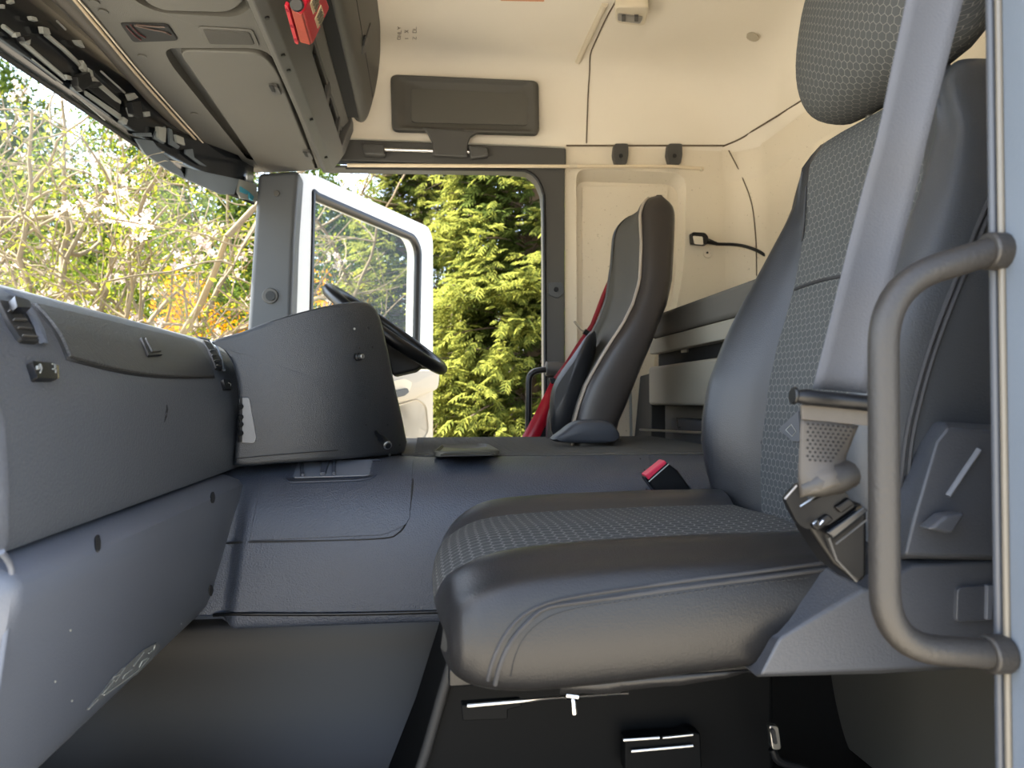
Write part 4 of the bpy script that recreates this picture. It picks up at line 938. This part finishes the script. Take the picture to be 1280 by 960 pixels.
tube('guide_bar', [gb0, gb0.lerp(gb1, .1), gb1], [.0055, .0075, .0075], BLACK, sbt, 12, 0)
cyl('bar_end', gb0, gb0 - gb1, .0085, .004, BLACK, sbt, 12, .002)
slab('sleeve_band', [UY(x, y, .662) for x, y in ((1001, 506), (1084, 512), (1084, 532), (1002, 524))], mat('band_grey', '4a4641', .5, .2, 200, .1, 60), sbt, .002, bevel=.0005)
rows = [[UY(x, y, yy) for x, y, yy in r] for r in (((1001, 522, .664), (1020, 524, .662), (1045, 527, .662), (1072, 532, .664)), ((999, 560, .664), (1020, 560, .658), (1042, 558, .658), (1062, 556, .664)), ((998, 590, .664), (1018, 588, .655), (1040, 580, .652), (1056, 574, .66)),
     ((999, 605, .664), (1020, 600, .652), (1045, 592, .645), (1066, 590, .655)), ((1001, 622, .664), (1022, 615, .65), (1048, 606, .643), (1068, 606, .652)))]
slv = grid('sleeve', [catmull(r, 4) for r in zip(*[catmull(c, 4) for c in zip(*rows)])], SLEEVE, sbt, solid=.003, off=0)
k_ = 0
for i in range(10):
    for j in range(10):
        x = 1009 + j * 6.2 + (3.1 if i % 2 else 0); y = 530 + i * 5 + j * .5
        if x + (y - 530) * .55 < 1068: k_ += 1; cyl('sleeve_hole', hit(slv, x, y, .0015), (0, -1, 0), .0011, .0012, DEEP, slv, 6)
BUCK = mat('buckle_black', '0b0b0c', .4, .08, 300, spec=.28)
tube('belt_fold', [UY(x, y, z) for x, y, z in ((1004, 612, .664), (1022, 606, .658), (1044, 598, .655), (1062, 592, .66))], [.007, .012, .015, .013], mat('sleeve_shaded', '23211f', .5, .2, 300), sbt, 12, 0, label='dark rolled fold of the belt sleeve')  # sleeve colour darkened to paint the shading of the rolled fold
tg = rpoly([UY(x, y, .668) for x, y in ((979, 623), (996, 604), (1003, 604), (1008, 628), (1050, 608), (1066, 632), (1034, 655), (1006, 661), (995, 654))], [.003, .004, .002, .001, .003, .003, .002, .003, .004], 3)
slab('tongue', tg, BUCK, sbt, .004, bevel=.002)
tube('tongue_edge', [UY(*p, .6635) for p in ((981, 624), (996, 607))], .0009, METAL, sbt, 5, 0)
tube('tongue_edge', [UY(*p, .6635) for p in ((1000, 633), (1022, 619))], .0008, METAL, sbt, 5, 0)
prism('buckle', [UY(x, y, .672) for x, y in ((1011, 659), (1034, 645), (1062, 624), (1081, 631), (1085, 640), (1085, 722), (1074, 731), (1042, 706))], (0, .035, 0), BUCK, sbt, .005, 3)
for q in (((1011, 656), (1031, 641), (1039, 648), (1019, 663)), ((1040, 633), (1057, 621), (1066, 628), (1048, 641))): slab('buckle_jaw', [UY(x, y, .666) for x, y in q], BUCK, sbt, .006, (0, -1, 0), .002)
slab('buckle_button', [UY(x, y, .664) for x, y in ((1031, 665), (1077, 632), (1083, 638), (1040, 672))], GLOSSB, sbt, .004, (0, -1, 0), .0015)
tube('buckle_edge', [UY(*p, .6665) for p in ((1036, 672), (1046, 700), (1071, 727))], .0012, TRIMG, sbt, 5, 0); tube('buckle_edge', [UY(*p, .6665) for p in ((1045, 680), (1083, 650))], .0010, TRIMG, sbt, 5, 0)
tube('buckle_spring', [UY(x, y, .659) for x, y in ((1016, 655), (1021, 650), (1024, 656), (1029, 651))], .0012, METAL, sbt, 5, 0)
# red-button buckle between seat and tunnel
rbk = thing('belt_buckle', 'black belt buckle with red button beside the passenger seat', 'buckle', UY(840, 600, 1.33))
prism('buckle_body', [UY(x, y, 1.33) for x, y in ((806, 597), (833, 577), (848, 588), (872, 622), (872, 640), (838, 640))], (0, .03, 0), BLACK, rbk, .005, 3)
prism('buckle_button', [UY(x, y, 1.326) for x, y in ((807, 594), (831, 575), (834, 579), (811, 600))], (0, .03, 0), PINK, rbk, .002, label='red release button')
tube('buckle_edge', [UY(x, y, 1.325) for x, y in ((811, 602), (836, 580))], .0012, PALE, rbk, 5, 0)

# ------------------------------------------------------------------ grab handles
def bent(nm, lab, pts, r, m, feet):
    t = thing(nm, lab, 'handle', feet[0]); tube('grip', pts, r, m, t, 14, 0)
    for f in feet: cyl('mount', f, (pts[0] - pts[1]) * -1, r * 1.25, .012, BLACK if m is BLACK else PILN, t, 14, .002)
    return t
hy = .59
hpts = rpoly([UY(1246, 312, hy), UY(1104, 356, hy), UY(1106, 808, hy), UY(1246, 818, hy)], [.001, .075, .09, .001], 9)
hpts = [p for p in hpts]
t_ = thing('grab_handle', 'long grey coated grab handle on the near door pillar', 'handle', UY(1242, 560, .62))
tube('grip', hpts[9:-9], .0125, HANDLE, t_, 16, 0)
cyl('mount', UY(1232, 314, hy), (1, 0, 0), .0165, .02, HANDLE, t_, 16, .003); cyl('mount', UY(1232, 818, hy), (1, 0, 0), .0165, .02, HANDLE, t_, 16, .003)
t2 = thing('grab_handle', 'short black grab handle on the far pillar by the driver seat', 'handle', UY(684, 460, YF - .05))
fp = rpoly([UY(686, 461, 2.55), UY(661, 465, 2.55), UY(660, 560, 2.55), UY(686, 575, 2.55)], [.001, .04, .04, .001], 6)
tube('grip', fp[6:-6], .011, BLACK, t2, 10, 0); cyl('mount', UY(682, 461, 2.55), (1, 0, 0), .026, .07, TRIMG, t2, 14, .004)

# ------------------------------------------------------------------ driver seat and belt
ds = thing('driver_seat', 'tall leather driver seat with grey cloth centre by the far door', 'seat', (.45, 2.1, 0))
fr_ = [(225, 812), (233, 806), (250, 806), (300, 805), (350, 800), (380, 790), (405, 777), (430, 760), (455, 745), (480, 731), (505, 722), (530, 715), (560, 714)]
rr_ = [(223, 842), (233, 851), (250, 855), (300, 849), (350, 843), (380, 835), (405, 824), (430, 814), (455, 803), (480, 793), (505, 783), (530, 772), (560, 768)]
lf_ = [(235, 806), (245, 799), (258, 786), (300, 778), (350, 771), (400, 757), (430, 742), (455, 708), (480, 692), (505, 687), (530, 688), (560, 690)]
YD0, YD1 = 1.88, 2.34
zf = [UY(x, y, YD0 + .03).z for y, x in fr_]; xf = [UY(x, y, YD0 + .03).x for y, x in fr_]
zr = [UY(x, y, YD0 + .03).z for y, x in rr_]; xr = [UY(x, y, YD0 + .03).x for y, x in rr_]
nbd = []; mid = []; fbd = []
def srt(z, zz, xx): 
    o = sorted(zip(zz, xx)); return interp(z, [a for a, b in o], [b for a, b in o])
ZS = list(np.linspace(.50, 1.19, 30)) + [1.20, 1.21, 1.22, 1.23, 1.24, 1.248, 1.255, 1.26, 1.2625]
for z in ZS:
    a = srt(z, zf, xf); b = srt(z, zr, xr); wd_ = (YD1 - YD0) / 2; yc = (YD0 + YD1) / 2
    f_ = 0
    if z > 1.19: f_ = 1 - math.sqrt(max(0, 1 - ((z - 1.19) / .0735) ** 2)); a += .055 * f_; b -= .040 * f_
    t = max(0, (z - .85) / .35); hw = (wd_ - .06 * min(1, t) ** 1.5) * (1 - .22 * f_); hi = hw * .62
    dip = .028 * (1 - min(1, t) * .8)
    s = [(-hw + .03, b), (-hw + .004, b - .015), (-hw, (a + b) / 2 + .01), (-hw + .004, a + .02), (-hw + .02, a + .003), (-hw + .05, a), (-hi - .02, a + dip * .5)]
    nbd.append(crosssec([Vector((x, yc + y, z)) for y, x in s[:5]], 4)); 
    mid.append(crosssec([Vector((x, yc + y, z)) for y, x in [s[4], s[5], s[6], (-hi, a + dip), (0, a + dip + .008), (hi, a + dip), (hi + .02, a + dip * .5), (hw - .05, a)]], 3))
    fbd.append(crosssec([Vector((x, yc + y, z)) for y, x in [(hw - .05, a), (hw - .02, a + .003), (hw, (a + b) / 2), (hw - .03, b)]], 4))
d1_ = grid('backrest_side', nbd, mat('driver_leather', '2a2522', .36, .15, 500, .08, 6), ds, angle=80)
grid('backrest_front', mid, DFAB, ds, angle=80); grid('backrest_side', fbd, LEATH, ds, angle=80)
grid('backrest_back', [[n_[0], f_[-1]] for n_, f_ in zip(nbd, fbd)], LEATH, ds)
tpd = nbd[-1] + mid[-1][1:] + fbd[-1][1:]; mesh('backrest_top', tpd, [tuple(range(len(tpd)))], bpy.data.materials['driver_leather'], ds)
tube('piping', [r[-1] + Vector((-.001, -.001, 0)) for r in nbd[1:-2]], .0045, mat('piping_tan', '8d8275', .6), ds, 6, 0)
pillow('side_bolster', catmull([UY(x, y, 2.12) for x, y in ((742, 412), (712, 448), (692, 478), (686, 505), (690, 548), (712, 548), (735, 480))], 4, True), (-.3, -1, 0), [(1, -.10), (1, -.02), (.9, .02), (.6, .04)], LEATH, ds)
pillow('hinge_cover', catmull([UY(x, y, 1.84) for x, y in ((695, 552), (705, 538), (722, 527), (745, 525), (766, 530), (770, 552))], 4, True), (0, -1, 0), [(1, -.05), (1, 0), (.92, .012), (.7, .016)], SIDEP, ds)
pillow('seat_cushion', rpoly([Vector((.05, YD0, .50)), Vector((.50, YD0, .50)), Vector((.50, YD1, .50)), Vector((.05, YD1, .50))], .06, 4), (0, 0, 1), [(1, -.10), (1.0, 0), (.95, .025), (.7, .03)], LEATH, ds)
prism('seat_base', [(.10, 1.93, 0), (.48, 1.93, 0), (.48, 2.29, 0), (.10, 2.29, 0)], (0, 0, .41), BLACKM, ds, .02)
rdb = thing('driver_belt', 'red seat belt running diagonally beside the driver seat', 'seat belt', UY(700, 480, 2.42))
def strap(nm, L_, R_, Y_, m, par):
    rows = [[UY(*a, y), UY(*b, y)] for a, b, y in zip(L_, R_, Y_)]; return grid(nm, rows, m, par, solid=.002, off=0)
strap('strap', [(765, 338), (752, 368), (738, 405), (722, 428), (707, 452), (692, 472)], [(770, 342), (757, 372), (741, 412), (729, 438), (714, 462), (700, 480)], [2.5, 2.49, 2.47, 2.45, 2.42, 2.40], REDB, rdb)
strap('strap', [(690, 474), (668, 518), (652, 547), (648, 560)], [(700, 482), (688, 520), (672, 552), (668, 565)], [2.40, 2.38, 2.36, 2.36], RED, rdb)
slab('belt_slider', [UY(x, y, 2.40) for x, y in ((686, 473), (693, 472), (695, 479), (689, 480))], BLACK, rdb, .008, bevel=.002)
tube('belt_height_lever', [UY(718, 402, 2.52), UY(726, 411, 2.5), UY(734, 417, 2.48)], .004, METAL, rdb, 6, 0, label='steel lever'); tube('belt_clip', [UY(730, 414, 2.46), UY(738, 419, 2.46)], .010, BLACK, rdb, 8, 0)
prism('belt_anchor', [UY(x, y, 2.38) for x, y in ((672, 548), (680, 528), (692, 530), (696, 552))], (0, .03, 0), BLACK, rdb, .005)

# ------------------------------------------------------------------ bunk behind the seats
bk = thing('bunk', 'folded bunk with dark mattress, pale board edge and locker fronts on the rear wall', 'bunk', (.9, 1.6, .5))
XB = .735
def bx_(nm, q, m, d=.25, bevel=.012):
    p = [UX(x, y, XB) for x, y in q]; return prism(nm, p, (d, 0, 0), m, bk, bevel)
zt0, zt1 = UX(812, 397, XB).z, UX(812, 423, XB).z; yb0 = UX(812, 400, XB).y; yb1 = .95
def bb(nm, z0, z1, dx, m, d=.4, y0=None, bevel=.010): 
    ya = yb0 if y0 is None else y0
    return box(nm, (XB + dx + d / 2, (ya + yb1) / 2, (z0 + z1) / 2), (d, ya - yb1, abs(z1 - z0)), m, bk, bevel)
Z = lambda y, x=812: UX(x, y, XB).z
bb('mattress', Z(424), Z(395), 0, BED, .44, bevel=.014)
bb('board_edge', Z(443), Z(425), .0, BOARD, .44, bevel=.004)
bb('gap', Z(458), Z(443), .03, DEEP, .40, bevel=0)
bb('locker_front', Z(506), Z(459), -.005, BOARD, .40, bevel=.01)
bb('locker_body', .05, Z(506), .05, mat('locker_grey', '4a4843', .6), .34, bevel=.004)
slab('catch', rpoly([UX(x, y, XB + .028) for x, y in ((852, 437), (860, 436), (860, 440), (852, 441))], .003, 2), METAL, bk, .002, bevel=0)
box('bin_box', (XB + .03, 1.9, .60), (.05, .55, .09), SIDEP, bk, .006)
tube('pull_wire', [UX(x, y, XB - .005) for x, y in ((846, 522), (848, 536), (850, 534))], .002, BLACK, bk, 5, 0)
prism('side_locker', [UX(x, y, XB + .01) for x, y in ((800, 470), (814, 466), (814, 552), (792, 556))], (.3, 0, 0), mat('locker_dark', '2c2a27', .7), bk, .004)
tube('locker_strip', [UX(788, 490, XB), UX(789, 548, XB)], .005, PALE, bk, 6, 0)
tube('shelf_edge', [UX(800, 537, XB - .01), UX(878, 541, XB - .01)], .004, METAL, bk, 6, 0)

# ------------------------------------------------------------------ plants outside
def bigmesh(name, V, Fq, m, parent=None):
    """V (n,3) array, Fq (k,3|4) array"""
    me = bpy.data.meshes.new(name); k = Fq.shape[1]; c = V.mean(0); me.vertices.add(len(V)); me.vertices.foreach_set('co', (V - c).astype(np.float32).ravel())
    me.loops.add(Fq.size); me.loops.foreach_set('vertex_index', Fq.astype(np.int32).ravel())
    me.polygons.add(len(Fq)); me.polygons.foreach_set('loop_start', np.arange(0, Fq.size, k, dtype=np.int32)); me.polygons.foreach_set('loop_total', np.full(len(Fq), k, np.int32))
    me.update(calc_edges=True); me.materials.append(m)
    o = bpy.data.objects.new(name, me); COL.objects.link(o); c = Vector(c); o.location = c; WL[o] = c
    if parent: o.parent = parent; o.location = c - WL[parent]
    return o
def scatter(name, tv, tf, pos, ax1, ax2, size, m, parent):
    """copies of a small template: x along ax1, y along ax2"""
    tv = np.asarray(tv, float); tf = np.asarray(tf); a = ax1 / np.linalg.norm(ax1, axis=1, keepdims=True)
    b = ax2 - a * (a * ax2).sum(1, keepdims=True); b /= np.linalg.norm(b, axis=1, keepdims=True) + 1e-9; c = np.cross(a, b)
    V = pos[:, None] + size[:, None, None] * (tv[None, :, 0, None] * a[:, None] + tv[None, :, 1, None] * b[:, None] + tv[None, :, 2, None] * c[:, None])
    Fq = tf[None] + (np.arange(len(pos)) * len(tv))[:, None, None]
    o = bigmesh(name, V.reshape(-1, 3), Fq.reshape(-1, tf.shape[1]), m, parent); o['kind'] = 'stuff'; return o
def rv(n): v = rng.normal(size=(n, 3)); return v / np.linalg.norm(v, axis=1, keepdims=True)
LEAFT = ([(0, 0, 0), (.35, .22, .05), (1, 0, 0), (.35, -.22, .05)], [(0, 1, 2, 3)])
FLOW = [(0, 0, 0)]; FF = []
for i in range(5):
    a = 2 * math.pi * i / 5; FLOW += [(math.cos(a - .45) * .7, math.sin(a - .45) * .7, .22), (math.cos(a) * 1., math.sin(a) * 1., .30), (math.cos(a + .45) * .7, math.sin(a + .45) * .7, .22)]; FF.append((0, 1 + 3 * i, 2 + 3 * i, 3 + 3 * i))
def branchy(base, d0, length, r0, depth, out, bend=.25, kids=(2, 4), up=.1):
    n = 7; p = np.array(base, float); d = np.array(d0, float); pts = [p.copy()]
    for i in range(n):
        d = d + rng.normal(size=3) * bend * .5; d[2] += up * .15; d /= np.linalg.norm(d); p = p + d * length / n; pts.append(p.copy())
    out.append((pts, r0, depth))
    if depth > 0:
        for k in range(rng.integers(*kids)):
            i = rng.integers(2, n + 1); t = (pts[i] - pts[i - 1]); t /= np.linalg.norm(t)
            dd = t * .6 + rv(1)[0] * .8; dd[2] += up; dd /= np.linalg.norm(dd)
            branchy(pts[i], dd, length * rng.uniform(.5, .8), r0 * .55, depth - 1, out, bend, kids, up)
def branchmesh(name, out, m, parent, kk=5):
    V = []; Fc = []
    for pts, r0, dep in out:
        n = len(pts); rr = [max(.0035, r0 * (1 - .6 * i / n)) for i in range(n)]
        v, f = tube_geo(pts, rr, kk); b = len(V); V += v; Fc += [tuple(b + i for i in q) for q in f]
    return mesh(name, V, Fc, m, parent, angle=80, fix=False)
GZ = -1.3
def blossom_tree(label, base, fork, dirs, nb=1):
    t = thing('blossom_tree', label, 'tree', base, 'blossom trees beyond the windscreen'); out = []
    branchy(base, (fork[0] - base[0], fork[1] - base[1], fork[2] - base[2]), (Vector(fork) - Vector(base)).length, .075, 0, out, .08)
    top = out[0][0]
    for d in dirs:
        i = rng.integers(3, len(top)); branchy(top[i], d, rng.uniform(1.3, 2.1), .030, 3, out, .32, (3, 6), .04)
    branchmesh('branches', [o for o in out], BARK, t, 5)
    tw = [o for o in out if o[2] <= 1]
    P = []; 
    for pts, r0, dep in tw:
        if rng.random() < .15:
            i = rng.integers(2, len(pts)); 
            for _ in range(rng.integers(8, 26)): P.append(pts[i] + (pts[i - 1] - pts[i]) * rng.uniform(-1.2, 1.2) + rng.normal(size=3) * .032)
    P = np.array(P); n = len(P)
    scatter('blossom', FLOW, FF, P, rv(n), rv(n), rng.uniform(.018, .030, n), leafmat('petal', 'd2c7c3', 'bfa8a0', .35) if 'petal' not in bpy.data.materials else bpy.data.materials['petal'], t)
    P = np.array([pts[rng.integers(1, len(pts))] + rng.normal(size=3) * .03 for pts, r0, dep in tw for _ in range(14)]); n = len(P)
    scatter('young_leaves', *LEAFT, P, rv(n), rv(n), rng.uniform(.022, .045, n), leafmat('young_leaf', '6f8026', '8f8a32', .5) if 'young_leaf' not in bpy.data.materials else bpy.data.materials['young_leaf'], t)
    return t
blossom_tree('blossom tree with pale crooked branches, nearest beyond the windscreen', (-2.3, 4.7, GZ), (-2.1, 4.6, .7), [(.9, -.1, .25), (.7, .2, .6), (-.6, -.2, .6), (-.9, 0, .2), (.3, 0, .9), (-.3, .2, 1), (.95, .2, .05), (-.8, .3, .5), (.5, -.3, .8), (.8, 0, .4), (-.7, 0, .8), (.1, -.2, .9)])
blossom_tree('blossom tree with thin branches reaching across the door window', (-2.3, 7.2, GZ), (-2.0, 6.9, 1.0), [(.8, -.1, .5), (.6, .1, .9), (-.5, 0, .9), (.1, 0, 1), (.9, 0, .4), (-.9, -.1, .4), (.4, -.2, 1), (.85, -.1, .8)])
blossom_tree('blossom tree furthest left behind the windscreen top corner', (-4.3, 6.4, GZ), (-4.0, 6.2, 1.0), [(.6, -.1, .9), (.9, .1, .4), (-.5, 0, .9), (.1, 0, 1), (.3, 0, .8), (-.9, -.1, .4), (.7, -.2, .7), (.8, 0, .6), (.5, -.1, 1)])
# leafy shrubs
def shrub(name, label, c, rad, n, m, size, group, stems=9, shell=.35):
    t = thing(name, label, 'shrub', (c[0], c[1], GZ), group); c = np.array(c)
    u = rv(n); rr = rng.uniform(shell, 1, n)[:, None] ** .7; P = c + u * rr * np.array(rad) * (1 + .22 * np.sin(u[:, :1] * 7 + u[:, 2:] * 5 + c[0])) + rng.normal(size=(n, 3)) * .06
    P[:, 2] = np.maximum(P[:, 2], GZ + .05)
    scatter('foliage', *LEAFT, P, rv(n) + np.array([0, -.2, .1]), rv(n), rng.uniform(.6, 1.4, n) * size, m, t)
    out = []
    for k in range(stems):
        a = rng.uniform(0, 6.28); tip_ = c + rv(1)[0] * np.array(rad) * .8; b0 = np.array([c[0] + .2 * math.cos(a), c[1] + .2 * math.sin(a), GZ])
        branchy(b0, (tip_ - b0) / np.linalg.norm(tip_ - b0), np.linalg.norm(tip_ - b0), .018, 1, out, .15, (2, 4), .05)
    branchmesh('stems', out, BARKD, t, 4); return t
LF1 = leafmat('leaf_green', '3e4d1c', '66742b', .45); LF2 = leafmat('leaf_dark', '2a3a1c', '475a28', .35); LFY = leafmat('forsythia_yellow', 'd9a514', 'c98510', .35); LF3 = leafmat('leaf_lime', '5a6622', '7d8233', .5)
sg_ = 'leafy shrubs behind the blossom trees'
shrub('leafy_shrub', 'dark green shrub at the far left behind the dashboard', (-5.2, 8.6, .4), (1.8, 1.0, 1.8), 36000, LF2, .055, sg_)
shrub('leafy_shrub', 'mid green shrub behind the middle of the windscreen', (-3.2, 9.2, .7), (1.6, 1.0, 2.2), 40000, LF1, .055, sg_)
shrub('leafy_shrub', 'lime green shrub low at the left of the windscreen', (-4.6, 7.2, .0), (1.5, .7, 1.7), 36000, LF3, .045, sg_)
shrub('leafy_shrub', 'dark green shrub behind the yellow bush', (-1.3, 10.2, .9), (1.6, .9, 2.2), 30000, LF2, .06, sg_)
shrub('leafy_shrub', 'tall loose green shrub high behind the windscreen', (-5.8, 11.5, 1.9), (2.8, 1.1, 2.8), 32000, LF1, .07, sg_)
LFB = leafmat('leaf_background', '34441c', '5a692c', .4)
for lab, c, rd, nn in (('tall background tree behind the far left of the windscreen', (-9.5, 16.0, 3.8), (3.6, 1.2, 5.0), 52000), ('tall background tree behind the middle of the windscreen', (-5.2, 16.5, 3.0), (2.8, 1.2, 4.6), 48000), ('tall background tree behind the far windscreen pillar', (-2.2, 15.5, 2.4), (2.3, 1.1, 3.6), 36000)):
    shrub('background_tree', lab, c, rd, nn, LFB, .12, 'tall trees in the background', 7)
shrub('yellow_bush', 'bush covered in yellow flowers beyond the far windscreen pillar', (-2.15, 7.2, .55), (.8, .45, 1.25), 17000, LFY, .045, 'yellow flowering bushes')
shrub('yellow_bush', 'bush with orange yellow flowers seen through the open door window', (-.95, 7.6, .6), (.5, .35, 1.3), 8000, LFY, .045, 'yellow flowering bushes')
# conifers
SP = []; SF = []
def leaflet(x0, y0, dx, dy, w_):
    b = len(SP); L = math.hypot(dx, dy); nx, ny = -dy / L * w_, dx / L * w_
    SP.extend([(x0, y0, 0), (x0 + dx * .45 + nx, y0 + dy * .45 + ny, .02), (x0 + dx, y0 + dy, -.05), (x0 + dx * .45 - nx, y0 + dy * .45 - ny, .02)]); SF.append((b, b + 1, b + 2, b + 3))
leaflet(0, 0, 1, 0, .035)
for k in range(4):
    x = .12 + k * .2; l = .46 * (1 - abs(x - .35) * .9)
    leaflet(x, 0, l * .75, l * .62, .045); leaflet(x, 0, l * .75, -l * .62, .045)
# one island per spray so that its hue stays whole: stitch leaflets to the stem start
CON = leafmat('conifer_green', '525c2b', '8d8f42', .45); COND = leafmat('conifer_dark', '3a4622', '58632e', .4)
def conifer(label, base, h, r, n):
    t = thing('conifer_tree', label, 'tree', base, 'conifers beyond the driver door'); bx0, by0, bz0 = base
    tube('trunk', [(bx0, by0, bz0), (bx0 + .05, by0, bz0 + h * .5), (bx0, by0, bz0 + h)], [.12, .08, .02], BARKD, t, 8, 0)
    nb_ = 800; P = []; A = []; B = []; out = []
    for k in range(nb_):
        z = bz0 + .2 + (h - .3) * rng.random() ** 1.15; R = r * (1 - .75 * (z - bz0) / h) * rng.uniform(.75, 1.15); a = rng.uniform(0, 2 * math.pi)
        d = np.array([math.cos(a), math.sin(a), rng.uniform(.05, .45)]); p0 = np.array([bx0, by0, z]); pts = [p0 + d * R * t_ - np.array([0, 0, .35]) * (R * t_ * t_) * .6 for t_ in np.linspace(0, 1, 6)]
        out.append((pts, .010, 0)); m_ = n // nb_
        for q in range(m_):
            t_ = rng.uniform(.25, 1.02) ** .8; p = p0 + d * R * t_ - np.array([0, 0, .35]) * (R * t_ * t_) * .6 + rng.normal(size=3) * .05
            ang = a + rng.normal() * .75; P.append(p); A.append((math.cos(ang), math.sin(ang), rng.uniform(-1.1, .2))); B.append((-math.sin(ang) + rng.normal() * .3, math.cos(ang) + rng.normal() * .3, rng.normal() * .35))
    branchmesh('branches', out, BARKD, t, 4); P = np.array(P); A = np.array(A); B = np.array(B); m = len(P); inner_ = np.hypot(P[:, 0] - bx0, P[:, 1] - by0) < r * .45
    sz = rng.uniform(.09, .20, m)
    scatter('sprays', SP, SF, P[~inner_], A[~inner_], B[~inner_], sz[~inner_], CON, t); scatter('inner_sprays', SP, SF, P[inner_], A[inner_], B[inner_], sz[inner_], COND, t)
conifer('feathery conifer left of the doorway, seen through the door window', (-.05, 7.6, GZ), 6.4, 1.0, 16000)
conifer('feathery conifer in the middle of the open doorway', (.85, 6.0, GZ), 6.0, 1.15, 34000)
conifer('feathery conifer behind the far pillar', (2.6, 7.0, GZ), 6.4, 1.2, 6400)
conifer('feathery conifer further back in the doorway gap', (1.0, 9.4, GZ), 7.2, 1.5, 12000)
